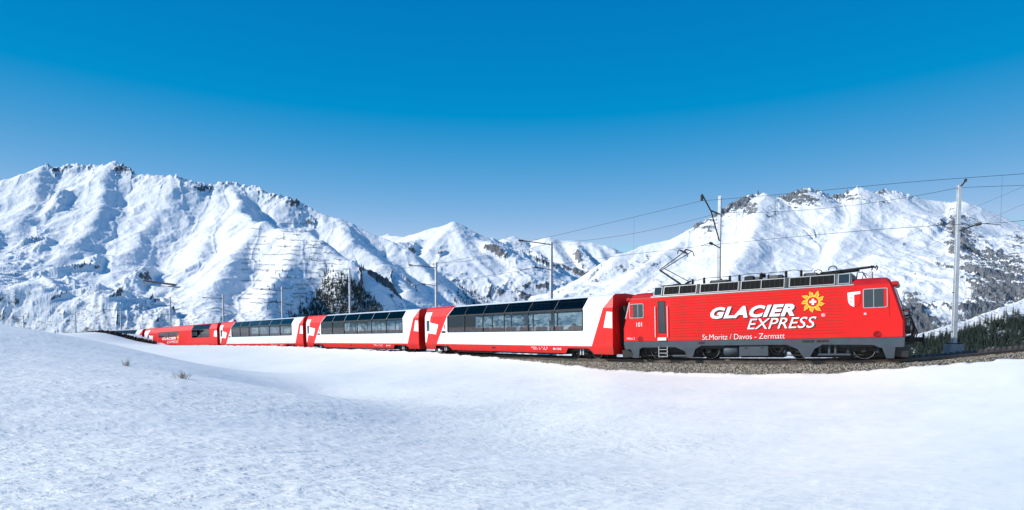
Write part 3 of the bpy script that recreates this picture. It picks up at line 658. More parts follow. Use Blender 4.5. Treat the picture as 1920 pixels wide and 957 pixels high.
# ------------------------------------------------------------------ train: helpers
def clip(poly, z, keep_above):
    out = []
    for (x0, z0), (x1, z1) in zip(poly, poly[1:] + poly[:1]):
        i0 = (z0 >= z) if keep_above else (z0 <= z); i1 = (z1 >= z) if keep_above else (z1 <= z)
        if i0: out.append((x0, z0))
        if i0 != i1: t = (z - z0) / (z1 - z0); out.append((x0 + (x1 - x0) * t, z))
    return out
CPROF = [(.30, 1.24), (.75, 1.33), (1.2, 1.34), (2.95, 1.34), (3.62, 1.09), (3.74, .86)]
def prof_y(z, prof): return float(np.interp(z, [q[0] for q in prof], [q[1] for q in prof]))
def patch(mb, poly, off=0.0, sides=(-1, 1), prof=CPROF):
    for (za, ya), (zb, yb) in zip(prof[:-1], prof[1:]):
        p = clip(clip(list(poly), za, True), zb, False) if len(poly) > 2 else []
        if len(p) < 3: continue
        q = [p[0]]
        for a in p[1:]:
            if abs(a[0] - q[-1][0]) + abs(a[1] - q[-1][1]) > 1e-6: q.append(a)
        if len(q) < 3 or max(a[1] for a in q) - min(a[1] for a in q) < 1e-5: continue
        for sd in sides:
            mb.add([(x, sd * (prof_y(z, prof) + off), z) for x, z in q], [tuple(range(len(q)))])
    return mb
_tc = {}
def text_part(name, body, x, z, w_, h, y, material, parent, shear=0.0, bold=0.0, sub=None):
    cu = bpy.data.curves.new('t', 'FONT'); cu.body = body; cu.size = 1; cu.shear = shear; cu.offset = bold; cu.resolution_u = 3; cu.space_character = 1 + bold * 2.2
    to = bpy.data.objects.new('t', cu); COL.objects.link(to); dg = bpy.context.evaluated_depsgraph_get()
    me = bpy.data.meshes.new_from_object(to.evaluated_get(dg)); bpy.data.objects.remove(to)
    co = np.zeros(len(me.vertices) * 3); me.vertices.foreach_get('co', co); co = co.reshape(-1, 3)
    mn, mx = co.min(0), co.max(0); out = np.zeros_like(co)
    out[:, 0] = x + (co[:, 0] - mn[0]) / (mx[0] - mn[0]) * w_; out[:, 1] = y; out[:, 2] = z + (co[:, 1] - mn[1]) / (mx[1] - mn[1]) * h
    me.vertices.foreach_set('co', out.ravel()); me.materials.clear(); me.materials.append(material); me.update()
    o = bpy.data.objects.new(name, me); COL.objects.link(o); o.parent = parent; return o
def emblem(parent, cx, cz, r, y):
    e = MB(); rnd = random.Random(3)
    petals = []
    for k in range(9):
        a = k * 2 * math.pi / 9 + .35; l = r * (1.0 if k % 2 else .9); wd = .30
        petals.append(MB().add([(cx + .42*r*math.cos(a-wd*1.1), y, cz + .42*r*math.sin(a-wd*1.1)), (cx + .72*r*math.cos(a-wd*.75), y, cz + .72*r*math.sin(a-wd*.75)), (cx + l*math.cos(a+.12), y, cz + l*math.sin(a+.12)),
                                (cx + .70*r*math.cos(a+wd*.8), y, cz + .70*r*math.sin(a+wd*.8)), (cx + .42*r*math.cos(a+wd*1.1), y, cz + .42*r*math.sin(a+wd*1.1))], [(0,1,2,3,4)]))
    root = MB().add([(cx + .56*r*math.cos(q), y - .001, cz + .56*r*math.sin(q)) for q in np.linspace(0, 2*math.pi, 25)[:-1]], [tuple(range(24))]).build('sun_emblem', M['yellow'], parent)
    for q in petals: q.build('petal', M['yellow'], root)
    for k in range(9):
        a = k * 2 * math.pi / 9 + .35; MB().add([(cx+.5*r*math.cos(a-.10), y-.0025, cz+.5*r*math.sin(a-.10)), (cx+.86*r*math.cos(a+.06), y-.0025, cz+.86*r*math.sin(a+.06)), (cx+.5*r*math.cos(a+.13), y-.0025, cz+.5*r*math.sin(a+.13))], [(0,1,2)]).build('petal_shade', M['orange'], root)
    MB().add([(cx + .40*r*math.cos(q), y - .004, cz + .40*r*math.sin(q)) for q in np.linspace(0, 2*math.pi, 25)[:-1]], [tuple(range(24))]).build('red_disc', M['red'], root)
    c = .25*r; b = .085*r
    MB().add([(cx-b,y-.006,cz-c),(cx+b,y-.006,cz-c),(cx+b,y-.006,cz-b),(cx+c,y-.006,cz-b),(cx+c,y-.006,cz+b),(cx+b,y-.006,cz+b),(cx+b,y-.006,cz+c),(cx-b,y-.006,cz+c),(cx-b,y-.006,cz+b),(cx-c,y-.006,cz+b),(cx-c,y-.006,cz-b),(cx-b,y-.006,cz-b)],
             [(0,1,2,11),(10,11,2,3),(9,10,3,4),(9,4,5,8),(8,5,6,7)]).build('white_cross', M['letter'], root)
    return root
def wheel(parent, x, y, r, rim=True, mats=None):
    sgn = -1 if y < 0 else 1
    w_ = MB().lathe([(r*.25, -.07), (r*.8, -.05), (r*.98, -.07), (r, .055), (r*.86, .07), (r*.82, .03), (r*.3, .04), (r*.26, .09), (.02, .095)], (0, 0, 0), 'y', 28)
    o = w_.build('wheel', M['dark'], parent, False); o.location = (x, y, r)
    if sgn < 0: o.rotation_euler = (0, 0, math.pi)
    if rim: MB().lathe([(r*.93, .068), (r*.995, .06), (r*.995, .055), (r*.93, .055)], (0, 0, 0), 'y', 28, False).build('rim', M['steel'], o)
    return o

# ------------------------------------------------------------------ coaches
seat_mesh = MB().bbox((-.26, -.5, .95), (.24, .5, 1.12), .05).bbox((-.30, -.5, 1.05), (-.14, .5, 1.78), .05).box((-.25, -.4, .7), (.2, .4, .95)).mesh('seat'); seat_mesh.materials.append(M['seat'])
rest_mesh = MB().bbox((-.29, -.46, 1.72), (-.15, -.06, 1.98), .04).bbox((-.29, .06, 1.72), (-.15, .46, 1.98), .04).mesh('headrest'); rest_mesh.materials.append(M['seatred'])
table_mesh = MB().bbox((-.3, -.5, 1.40), (.3, .5, 1.44), .015).box((-.03, -.1, .7), (.03, .1, 1.4)).mesh('table'); table_mesh.materials.append(M['white'])
def child(name, me, parent, loc=(0, 0, 0), rz=0):
    o = bpy.data.objects.new(name, me); COL.objects.link(o); o.parent = parent; o.location = loc; o.rotation_euler = (0, 0, rz); return o
def bogie(parent, x):
    b = MB(); 
    for sy in (-1, 1):
        b.bbox((-1.25, sy*.82 - .07, .38), (1.25, sy*.82 + .07, .52), .03); b.bbox((-.35, sy*.86 - .1, .2), (.35, sy*.86 + .1, .42), .04)
        for dx in (-.9, .9): b.bbox((dx - .14, sy*.84 - .12, .24), (dx + .14, sy*.84 + .12, .5), .04)
        for dx in (-.2, 0, .2): b.tube([(dx, sy*.98, .25), (dx, sy*.98, .62)], .05, 8)
    b.box((-.25, -.8, .4), (.25, .8, .6)); b.tube([(-.5, -1.0, .3), (.5, -1.0, .3)], .03, 6)
    o = b.build('bogie', M['dark'], parent); o.location = (x, 0, 0)
    for dx in (-.9, .9):
        for sy in (-.55, .55): wheel(o, dx, sy, .36, True)
    for dx in (-.12, .1): MB().box((dx, -1.06, .22), (dx + .07, -1.0, .58)).build('damper', M['galv'], o)
    return o
def coach_shell(e, L, red, win):
    """red shell with open window bands win = [(x_left, x_right, z_low, z_high, lean)]"""
    k = L / 20.4
    X = lambda x: x * k
    b = MB()
    patch(b, [(X(.12), .30), (X(1.5), .30), (X(1.6), .62), (X(.05), .62)]); patch(b, [(X(3.95), .30), (X(16.54), .30), (X(16.8), .62), (X(3.42), .62)]); patch(b, [(X(18.94), .30), (L - .02, .30), (L, .62), (X(18.5), .62)])
    patch(b, [(0, .62), (L, .62), (L, 1.2), (0, 1.2)])
    zl = min(q[2] for q in win); patch(b, [(0, 1.2), (L, 1.2), (L, zl), (0, zl)])
    xs = [0.0]
    for (a, c, z0, z1, ln) in win:
        if z0 > zl: patch(b, [(a, zl), (c, zl), (c, z0), (a, z0)])
        x0 = xs[-1]
        if z1 > 3.0:
            patch(b, [(x0, zl), (a, zl), (a, 2.95), (x0, 2.95)]); patch(b, [(x0, 2.95), (a, 2.95), (a + ln, z1), (x0 + (ln if len(xs) > 1 and xs[-1] != 0 else 0), z1)])
            patch(b, [(a, 3.62), (c + ln, 3.62), (c + ln, 3.74), (a, 3.74)])
        else:
            patch(b, [(x0, zl), (a, zl), (a, z1), (x0, z1)]); patch(b, [(x0 if x0 == 0 else x0, z1), (c, z1), (c, 3.62), (x0, 3.62)])
        xs.append(c); last = (c, ln, z1)
    c, ln, z1 = last
    patch(b, [(c, zl), (L, zl), (L, 2.95), (c, 2.95)]); patch(b, [(c, 2.95), (L, 2.95), (L - .18, 3.62), (c + ln, 3.62)])
    patch(b, [(0, 3.62), (L - .18, 3.62), (L - .2, 3.74), (0, 3.74)])
    # roof and end walls
    hp = [(-y, z) for z, y in CPROF] + [(0, 3.80)] + [(y, z) for z, y in reversed(CPROF)]
    b.add([(0, -.86, 3.74), (L - .2, -.86, 3.74), (L - .2, 0, 3.80), (0, 0, 3.80), (L - .2, .86, 3.74), (0, .86, 3.74)], [(0,1,2,3), (3,2,4,5)])
    for x, sh in ((0, 0), (L, -1)):
        b.add([(x + sh * (.2 if z > 3.3 else 0.0) , y, z) for y, z in hp], [tuple(range(len(hp)))])
    o = b.build('body', red, e); return o
def panorama_coach(key, lab, nseat=True, detail=True, tint=None, lit_roof=None):
    mw, L, _, _ = FRAME[key]; e = empty('panorama_coach', mw); tag(e, lab, 'railway coach', 'panorama coaches of the train')
    k = L / 20.4; X = lambda x: x * k
    xw0, xw1 = X(3.45), X(18.08); ln0, ln1 = X(.62), X(.26)
    coach_shell(e, L, M['red'], [(xw0, xw1, 1.66, 3.62, ln0)])
    lx = lambda z: X(1.82 + (z - .78) * (3.38 - 1.82) / (2.95 - .78)) if z <= 2.95 else X(3.38 + (z - 2.95) * .95)
    rx = lambda z: X(18.79 + (z - .75) * (19.68 - 18.79) / (2.95 - .75)) if z <= 2.95 else X(19.68 + (z - 2.95) * .80)
    for sd in (-1, 1):
     wp = MB()
     patch(wp, [(lx(.76), .76), (rx(.76), .76), (rx(1.66), 1.66), (lx(1.66), 1.66)], .005, (sd,))
     patch(wp, [(lx(1.66), 1.66), (xw0, 1.66), (xw0, 2.95), (lx(2.95), 2.95)], .005, (sd,))
     patch(wp, [(lx(2.95), 2.95), (xw0, 2.95), (xw0 + ln0, 3.62), (lx(3.62), 3.62)], .005, (sd,))
     patch(wp, [(xw1, 1.66), (rx(1.66), 1.66), (rx(2.95), 2.95), (xw1, 2.95)], .005, (sd,))
     patch(wp, [(xw1, 2.95), (rx(2.95), 2.95), (min(rx(3.62), L - .2), 3.62), (xw1 + ln1, 3.62)], .005, (sd,))
     patch(wp, [(lx(3.62), 3.62), (min(rx(3.62), L - .2), 3.62), (L - .22, 3.735), (lx(3.74), 3.735)], .005, (sd,))
     wp.build('pale_side_panel', M['paleblue'], e)
    # glazing: six lower panes and six tilted roof panes on each side
    xm = [xw0, X(5.75), X(8.12), X(10.61), X(13.13), X(15.6), xw1]
    for i in range(6):
        a, b = xm[i], xm[i + 1]
        for sd in (-1, 1):
            patch(MB(), [(a + .04, 1.70), (b - .04, 1.70), (b - .04, 2.91), (a + .04, 2.91)], -.012, (sd,)).build('window_pane', M['glass'], e)
            ta, tb = a + (ln0 if i == 0 else ln1), b + ln1
            patch(MB(), [(a + .02, 2.98), (b - .02, 2.98), (tb - .02, 3.61), (ta + .02, 3.61)], -.004, (sd,)).build('roof_pane', tint or M['tint'], e)
    for sd in (-1, 1):
        fr = MB(); fo = .006
        patch(fr, [(xw0, 2.90), (xw1, 2.90), (xw1 + .01, 2.99), (xw0 + .02, 2.99)], fo, (sd,)); patch(fr, [(xw0, 1.655), (xw1, 1.655), (xw1, 1.71), (xw0, 1.71)], fo, (sd,))
        for i, x in enumerate(xm):
            h = .045 if 0 < i < 6 else .03
            patch(fr, [(x - h, 1.71), (x + h, 1.71), (x + h, 2.90), (x - h, 2.90)], fo, (sd,))
            fr.box((x - h, sd * 1.33 - .04, 1.70), (x + h, sd * 1.33 + .002, 2.92))
        fr.build('window_frame', M['rubber'], e)
        for i, x in enumerate(xm[1:-1]): patch(MB(), [(x - .012, 2.99), (x + .012, 2.99), (x + ln1 + .012, 3.61), (x + ln1 - .012, 3.61)], .004, (sd,)).build('roof_glazing_bar', M['roofgrey'] if tint is None else M['alu'], e)
    # white cross motif cut by the coach end
    for sd in (-1, 1):
     cr = MB()
     patch(cr, [(.06, 3.32), (X(1.0), 3.32), (X(.79), 2.5), (.03, 2.5)], .005, (sd,)); patch(cr, [(.03, 2.5), (X(.79), 2.5), (X(.5), 1.62), (.03, 1.62)], .005, (sd,)); patch(cr, [(.03, 1.62), (X(.5), 1.62), (X(.22), .86), (.05, .86)], .005, (sd,))
     patch(cr, [(X(.79), 2.5), (X(2.06), 2.3), (X(1.7), 1.52), (X(.5), 1.62)], .005, (sd,))
     cr.build('cross_motif', M['letter'], e)
     patch(MB(), [(X(19.95), 2.74), (L - .04, 2.70), (L - .03, 1.79), (X(19.72), 1.84)], .005, (sd,)).build('cross_motif', M['letter'], e)
    # door in the left end with its window, and the black number plate
    d = MB(); x0, x1 = X(.13), X(1.12)
    for pl in ([(x0, .5), (x0 + .03, .5), (x0 + .03, 3.2), (x0, 3.2)], [(x1, .5), (x1 + .03, .5), (x1 + .03, 3.2), (x1, 3.2)], [(x0, 3.2), (x1 + .03, 3.2), (x1 + .03, 3.23), (x0, 3.23)]): patch(d, pl, .008, (-1,))
    dr_ = d.build('door', M['roofgrey'], e)
    patch(MB(), [(X(.28), 1.78), (X(.72), 1.78), (X(.72), 2.65), (X(.28), 2.65)], .012, (-1,)).build('door_window', M['cabglass'], dr_)
    patch(MB(), [(X(.26), 1.76), (X(.74), 1.76), (X(.74), 2.67), (X(.26), 2.67)], .010, (-1,)).build('door_window_surround', M['galv'], dr_)
    MB().tube([(x1 - .12, -1.375, 1.3), (x1 - .12, -1.375, 1.6)], .015, 6).build('door_handle', M['steel'], dr_)
    patch(MB(), [(X(2.55), 1.62), (X(3.15), 1.62), (X(3.15), 1.78), (X(2.55), 1.78)], .008, (-1,)).build('destination_display', M['rubber'], e)
    text_part('class_number', '1', X(2.95), 1.95, .16, .34, -1.352, M['red'], e, 0, .03)
    text_part('side_lettering', 'GEX  1 3 2 4\n  18,2 m  Api', X(13.4), .48, 1.6, .2, -1.345, M['letter'], e); text_part('side_lettering', '40-1312', X(15.5), .5, .75, .13, -1.345, M['letter'], e, 0, .02)
    patch(MB(), [(X(9.1), .5), (X(9.55), .5), (X(9.55), .60), (X(9.1), .60)], .004, (-1,)).build('socket_cover', M['rubber'], e)
    gangway(e, L); underframe(e, L)
    MB().box((.1, -1.22, .66), (L - .1, 1.22, .70)).build('floor', M['floor'], e)
    if nseat:
        for i in range(13):
            x = X(4.3) + i * X(1.08)
            for sy in (-.72, .72):
                if i % 3 == 2: child('table', table_mesh, e, (x, sy, 0)); continue
                o = child('seat', seat_mesh, e, (x, sy, 0), math.pi if i % 3 else 0); child('headrest', rest_mesh, o)
    return e
def gangway(e, L):
    for x0, sg in ((0, -1), (L, 1)):
        g = MB()
        for q in range(5):
            a = x0 + sg * (.01 + q * .085); w2 = .72 if q % 2 else .66; g.box((min(a, a + sg*.08), -w2, .75), (max(a, a + sg*.08), w2, 3.0 + (.05 if q % 2 else 0)))
        g.build('gangway_bellows', M['rubber'], e)
        c = MB().tube([(x0, 0, .55), (x0 + sg * .42, 0, .55)], .07, 8); c.bbox((min(x0, x0 + sg*.3), -.35, .42), (max(x0, x0 + sg*.3), .35, .68), .03); c.build('coupler', M['dark'], e)
        for sy in (-1.05, 1.05): MB().tube([(x0 + sg*.03, sy, 1.0), (x0 + sg*.09, sy, 1.1), (x0 + sg*.09, sy, 2.9), (x0 + sg*.03, sy, 3.0)], .02, 6).build('end_handrail', M['dark'], e)
def underframe(e, L):
    k = L / 20.4; b = MB(); b.box((.3, -1.0, .45), (L - .3, 1.0, .60)); b.bbox((4.4*k, -1.12, .16), (9.0*k, 1.12, .44), .04); b.bbox((9.6*k, -1.1, .2), (15.8*k, 1.1, .44), .04)
    for q in (2.65, 17.7): b.box((q*k - 1.5, -.4, .1), (q*k + 1.5, .4, .46))
    b.build('underframe', M['black'], e); bogie(e, 2.65*k); bogie(e, 17.7*k)
M['tint_grey'] = glass_mat('grey_roof_glass', (.16, .18, .20), 1.0, .05)
panorama_coach('c1', 'white panorama coach with red ends coupled directly behind the locomotive')
panorama_coach('c2', 'white and red panorama coach second behind the locomotive, with slate-blue roof panes', tint=M['tint'])
panorama_coach('c3', 'smaller-looking white panorama coach with pale grey roof panes, next to the red coach', tint=M['tint_grey'])
panorama_coach('c5', 'last visible white coach end, half hidden by the snowy hump', nseat=False)

def bar_coach():
    mw, L, _, _ = FRAME['c4']; e = empty('bar_coach', mw); tag(e, 'all-red dining coach with two-pane window and small white lettering', 'railway coach')
    win = [(5.2, 11.9, 2.16, 2.9, 0.0), (16.1, 21.3, 1.8, 3.62, .25)]
    b = MB(); k = L / 20.4
    patch(b, [(.1, .30), (1.6, .30), (1.75, .62), (.05, .62)]); patch(b, [(4.5, .30), (19.0, .30), (19.3, .62), (3.9, .62)]); patch(b, [(21.7, .30), (L - .02, .30), (L, .62), (21.2, .62)])
    patch(b, [(0, .62), (L, .62), (L, 1.8), (0, 1.8)]); patch(b, [(0, 1.8), (16.1, 1.8), (16.1, 2.16), (0, 2.16)]); patch(b, [(0, 2.16), (5.2, 2.16), (5.2, 2.9), (0, 2.9)]); patch(b, [(11.9, 2.16), (16.1, 2.16), (16.1, 2.9), (11.9, 2.9)])
    patch(b, [(0, 2.9), (16.1, 2.9), (16.1, 2.95), (0, 2.95)]); patch(b, [(0, 2.95), (16.1, 2.95), (16.35, 3.62), (0, 3.62)])
    patch(b, [(21.3, 1.8), (L, 1.8), (L, 2.95), (21.3, 2.95)]); patch(b, [(21.3, 2.95), (L, 2.95), (L - .18, 3.62), (21.55, 3.62)]); patch(b, [(0, 3.62), (L - .18, 3.62), (L - .2, 3.74), (0, 3.74)])
    hp = [(-y, z) for z, y in CPROF] + [(0, 3.80)] + [(y, z) for z, y in reversed(CPROF)]
    b.add([(0, -.86, 3.74), (L - .2, -.86, 3.74), (L - .2, 0, 3.80), (0, 0, 3.80), (L - .2, .86, 3.74), (0, .86, 3.74)], [(0,1,2,3), (3,2,4,5)])
    for x, sh in ((0, 0), (L, -1)): b.add([(x + sh * (.2 if z > 3.3 else 0), y, z) for y, z in hp], [tuple(range(len(hp)))])
    b.build('body', M['red'], e)
    for sd in (-1, 1):
        for a, c in ((5.25, 8.5), (8.6, 11.85)): patch(MB(), [(a, 2.2), (c, 2.2), (c, 2.86), (a, 2.86)], -.01, (sd,)).build('window_pane', M['cabglass'], e)
        for a, c in ((16.15, 18.65), (18.75, 21.25)):
            patch(MB(), [(a, 1.85), (c, 1.85), (c, 2.9), (a, 2.9)], -.01, (sd,)).build('window_pane', M['cabglass'], e)
            patch(MB(), [(a, 2.98), (c, 2.98), (c + .25, 3.6), (a + .25, 3.6)], -.004, (sd,)).build('roof_pane', M['tint_grey'], e)
        fr = MB()
        for x in (16.1, 18.7, 21.3): patch(fr, [(x - .05, 1.8), (x + .05, 1.8), (x + .05, 2.95), (x - .05, 2.95)], .006, (sd,))
        patch(fr, [(16.1, 2.9), (21.3, 2.9), (21.3, 2.98), (16.1, 2.98)], .007, (sd,)); patch(fr, [(16.1, 1.8), (21.3, 1.8), (21.3, 1.86), (16.1, 1.86)], .007, (sd,))
        patch(fr, [(5.2, 2.14), (11.9, 2.14), (11.9, 2.2), (5.2, 2.2)], .006, (sd,)); patch(fr, [(5.2, 2.86), (11.9, 2.86), (11.9, 2.92), (5.2, 2.92)], .006, (sd,)); patch(fr, [(8.5, 2.2), (8.6, 2.2), (8.6, 2.86), (8.5, 2.86)], .006, (sd,))
        fr.build('window_frame', M['rubber'], e)
    for sd in (-1, 1):
     cr = MB(); patch(cr, [(.06, 3.32), (1.9, 3.45), (1.3, 2.5), (.03, 2.5)], .005, (sd,)); patch(cr, [(.03, 2.5), (1.3, 2.5), (1.0, 1.62), (.03, 1.62)], .005, (sd,)); patch(cr, [(.03, 1.62), (1.0, 1.62), (1.6, .9), (.05, .9)], .005, (sd,)); patch(cr, [(1.3, 2.6), (3.2, 2.5), (2.9, 1.8), (1.0, 1.75)], .005, (sd,))
     cr.build('cross_motif', M['letter'], e)
     patch(MB(), [(L - .75, 2.6), (L - .04, 2.7), (L - .03, 1.79), (L - .95, 1.84)], .005, (sd,)).build('cross_motif', M['letter'], e)
    d = MB(); patch(d, [(1.1, 1.8), (1.7, 1.8), (1.7, 2.6), (1.1, 2.6)], .012, (-1,)); d.build('door_window', M['cabglass'], e)
    text_part('lettering', 'GLACIER', 6.4, 1.72, 4.6, .40, -1.352, M['letter'], e, .3, .04); text_part('lettering', 'EXPRESS', 8.0, 1.18, 3.8, .38, -1.352, M['letter'], e, .3, .0)
    emblem(e, 11.75, 2.0, .42, -1.352)
    gangway(e, L); underframe(e, L); MB().box((.1, -1.22, .66), (L - .1, 1.22, .70)).build('floor', M['floor'], e)
    for x in (16.8, 18.2, 19.6, 20.8):
        for sy in (-.72, .72): o = child('seat', seat_mesh, e, (x, sy, 0)); child('headrest', rest_mesh, o)
    MB().bbox((5.4, -.4, .7), (11.6, .4, 2.0), .05).build('counter', M['roofgrey'], e)
bar_coach()
# ------------------------------------------------------------------ locomotive
def locomotive():
    mw, L, _, _ = FRAME['lo']; e = empty('locomotive', mw); tag(e, 'red electric rack locomotive with raised pantograph pulling the train', 'locomotive')
    LPROF = [(.97, 1.34), (3.33, 1.34)]
    # body: rings of an eight-sided plan, raked cab ends
    rings = [(.60, .06, L - .03, 1.31, .12), (.97, .02, L, 1.33, .14), (1.0, .0, L + .005, 1.34, .14), (1.7, .0, L + .005, 1.34, .14), (3.30, .42, 12.62, 1.34, .14), (3.36, .44, 12.60, 1.32, .14), (3.52, .52, 12.52, 1.20, .18), (3.62, .66, 12.40, 1.02, .2), (3.66, .9, 12.1, .7, .2)]
    def loft(rs):
        m = MB(); vs, fs = [], []
        for z, xa, xb, y, c in rs: vs += [(xa, -y + c, z), (xa + c * .6, -y, z), (xb - c * .6, -y, z), (xb, -y + c, z), (xb, y - c, z), (xb - c * .6, y, z), (xa + c * .6, y, z), (xa, y - c, z)]
        for i in range(len(rs) - 1):
            for k in range(8): fs.append((i*8+k, i*8+(k+1)%8, (i+1)*8+(k+1)%8, (i+1)*8+k))
        fs.append(tuple(range(8))[::-1]); fs.append(tuple((len(rs)-1)*8 + k for k in range(8))); return m.add(vs, fs)
    loft(rings[2:5]).build('body', M['red'], e); loft(rings[4:]).build('cab_roof', M['red_dark'], e)
    # ribbed side: shallow horizontal swages between the cabs
    rib = MB().add([(2.75,-1.339,-.03),(10.75,-1.339,-.03),(10.75,-1.354,.012),(2.75,-1.354,.012),(2.75,-1.339,.022),(10.75,-1.339,.022)],[(0,1,2,3),(3,2,5,4),(0,3,4),(1,5,2)]).mesh('side_rib'); rib.materials.append(M['red'])
    rib2 = MB().add([(2.75,1.339,-.03),(10.75,1.339,-.03),(10.75,1.354,.012),(2.75,1.354,.012),(2.75,1.339,.022),(10.75,1.339,.022)],[(0,1,2,3),(3,2,5,4),(0,3,4),(1,5,2)]).mesh('side_rib'); rib2.materials.append(M['red'])
    for k in range(15):
        child('side_rib', rib, e, (0, 0, 1.22 + k * .142)); child('side_rib', rib2, e, (0, 0, 1.22 + k * .142))
    # grey frame with its legs
    for sd in (-1, 1):
        y0, y1 = (-1.335, -1.22) if sd < 0 else (1.22, 1.335)
        g = MB()
        g.prism([(.04, .985), (L + .0, .985), (L - .02, .56), (12.15, .53), (11.9, .66), (9.95, .70), (8.55, .70), (8.2, .72), (4.35, .72), (4.1, .60), (2.95, .66), (1.1, .66), (.95, .56), (.1, .58)], y0, y1)
        g.build('frame_plate', M['greyf'], e)
        for pl in ([(.42, .6), (.95, .6), (.92, .10), (.62, .08), (.55, .35)], [(2.9, .69), (4.38, .75), (4.02, .55), (3.86, .10), (3.62, .10), (3.45, .45)], [(8.3, .75), (9.95, .73), (9.55, .5), (9.36, .10), (9.1, .10), (8.85, .5)], [(12.2, .6), (12.72, .6), (12.66, .06), (12.38, .06)]):
            MB().prism(pl, y0 + .004 * sd, y1 + .004 * sd).build('frame_leg', M['greyf'], e)
        for a, b in ((9.05, 9.55), (9.65, 10.15), (4.2, 4.5)): MB().box((a, sd*1.336 - .003, .80), (b, sd*1.336 + .003, .92)).build('data_plate', M['dark'], e)
        for x in (1.03, 12.05): MB().lathe([(.16, 0), (.16, .012), (.15, .014), (.15, 0)], (x, sd*1.338 - (.012 if sd < 0 else 0), 1.12), 'y', 20).build('sand_filler', M['red_dark'], e)
    # running gear
    for x in (1.78, 4.6, 8.83, 11.5):
        for sy in (-.56, .56):
            w_ = wheel(e, x, sy, .45); bx = MB(); s_ = -1 if sy < 0 else 1
            bx.bbox((x - .17, min(s_*.70, s_*1.0), .30), (x + .17, max(s_*.70, s_*1.0), .62), .05); bx.lathe([(.12, 0), (.12, .05), (.05, .06)], (x, s_*1.0 - (.055 if s_ < 0 else 0), .45), 'y', 14)
            bx.build('axle_box', M['dark'], e)
    for x in (1.2, 2.4, 4.0, 5.15, 8.25, 9.5, 10.9, 12.05):
        c = MB()
        for q in range(6): c.lathe([(.055, 0), (.085, .02), (.085, .035), (.055, .055)], (x, -.98, .30 + q * .055), 'z', 10)
        c.build('coil_spring', M['greyf'], e)
    for a, b in ((.9, 4.3), (7.9, 12.1)):
        f = MB()
        for sy in (-1, 1): f.bbox((a, sy*.86 - .07, .36), (b, sy*.86 + .07, .56), .03); f.tube([(a + .4, sy*1.05, .2), (b - .6, sy*1.05, .2)], .03, 6)
        f.box((a + .4, -.8, .35), (b - .4, .8, .6)); f.build('bogie_frame', M['dark'], e)
    MB().box((.4, -1.0, .55), (L - .4, 1.0, .8)).build('underframe', M['black'], e)
    for a, b in ((.55, 1.3), (2.15, 4.15), (4.95, 5.9), (6.0, 8.1), (9.2, 11.1), (11.85, 12.6)):
        MB().bbox((a, -.42, .06), (b, .42, .62), .05).build('dark_gear_filler', M['black'], e)  # black gear boxes added to fill the bright gap below the frame with dark
    for x in (1.78, 4.6, 8.83, 11.5): MB().lathe([(.34, -.36), (.36, -.3), (.36, .3), (.34, .36)], (x, 0, .42), 'y', 20).build('traction_motor', M['black'], e)
    MB().tube([(2.75, -1.12, .18), (3.7, -1.12, .18)], .07, 10).build('sand_pipe', M['greyf'], e); MB().tube([(9.65, -1.12, .22), (11.0, -1.12, .22)], .06, 10).build('sand_pipe', M['greyf'], e)
    MB().lathe([(.05, 0), (.2, .03), (.27, .10), (.27, .68), (.2, .75), (.05, .78)], (5.36, -.95, .44), 'x', 22).build('air_tank', M['greyf'], e, True)
    bb = MB().bbox((6.17, -1.25, .16), (7.55, -.6, .70), .03).build('battery_box', M['greyf'], e)
    for x in (6.45, 7.2): MB().box((x, -1.262, .55), (x + .12, -1.248, .6)).build('latch', M['dark'], bb)
    MB().tube([(7.6, -1.2, .62), (7.75, -1.22, .3), (8.0, -1.22, .25), (8.15, -1.2, .6)], .02, 6).build('air_hose', M['rubber'], e)
    MB().tube([(7.7, -1.2, .65), (7.9, -1.22, .38), (8.1, -1.22, .38), (8.25, -1.2, .65)], .02, 6).build('air_hose', M['rubber'], e)
    for x in (9.75, 10.15, 10.4): MB().tube([(x, -1.1, .2), (x, -1.1, .7)], .06, 10).build('damper', M['greyf'], e)
    lad = MB()
    for x in (2.05, 2.52): lad.box((x - .02, -1.34, .12), (x + .02, -1.28, .70))
    la = lad.build('ladder', M['alu'], e)
    for z in (.14, .33, .52): MB().box((2.05, -1.37, z), (2.52, -1.25, z + .035)).build('rung', M['alu'], la)
    # driver's cab windows, sliding, with metal frames
    def frame_ring(name, x0, x1, z0, z1, t, y, mat_, parent, sd=-1):
        m = MB(); r = .07
        def rr(x0, x1, z0, z1, r):
            pts = []
            for cx, cz, a0 in ((x1 - r, z0 + r, -90), (x1 - r, z1 - r, 0), (x0 + r, z1 - r, 90), (x0 + r, z0 + r, 180)):
                for q in range(4): a = math.radians(a0 + q * 30); pts.append((cx + r * math.cos(a), cz + r * math.sin(a)))
            return pts
        A, B = rr(x0, x1, z0, z1, r), rr(x0 + t, x1 - t, z0 + t, z1 - t, r - t * .6); n = len(A); ya, yb = y, y + sd * .02
        vs = [(x, ya, z) for x, z in A] + [(x, yb, z) for x, z in A] + [(x, yb, z) for x, z in B] + [(x, ya, z) for x, z in B]; fs = []
        for i in range(n):
            j = (i + 1) % n
            for a in range(3): fs.append((a*n+i, a*n+j, (a+1)*n+j, (a+1)*n+i))
        return m.add(vs, fs).build(name, mat_, parent)
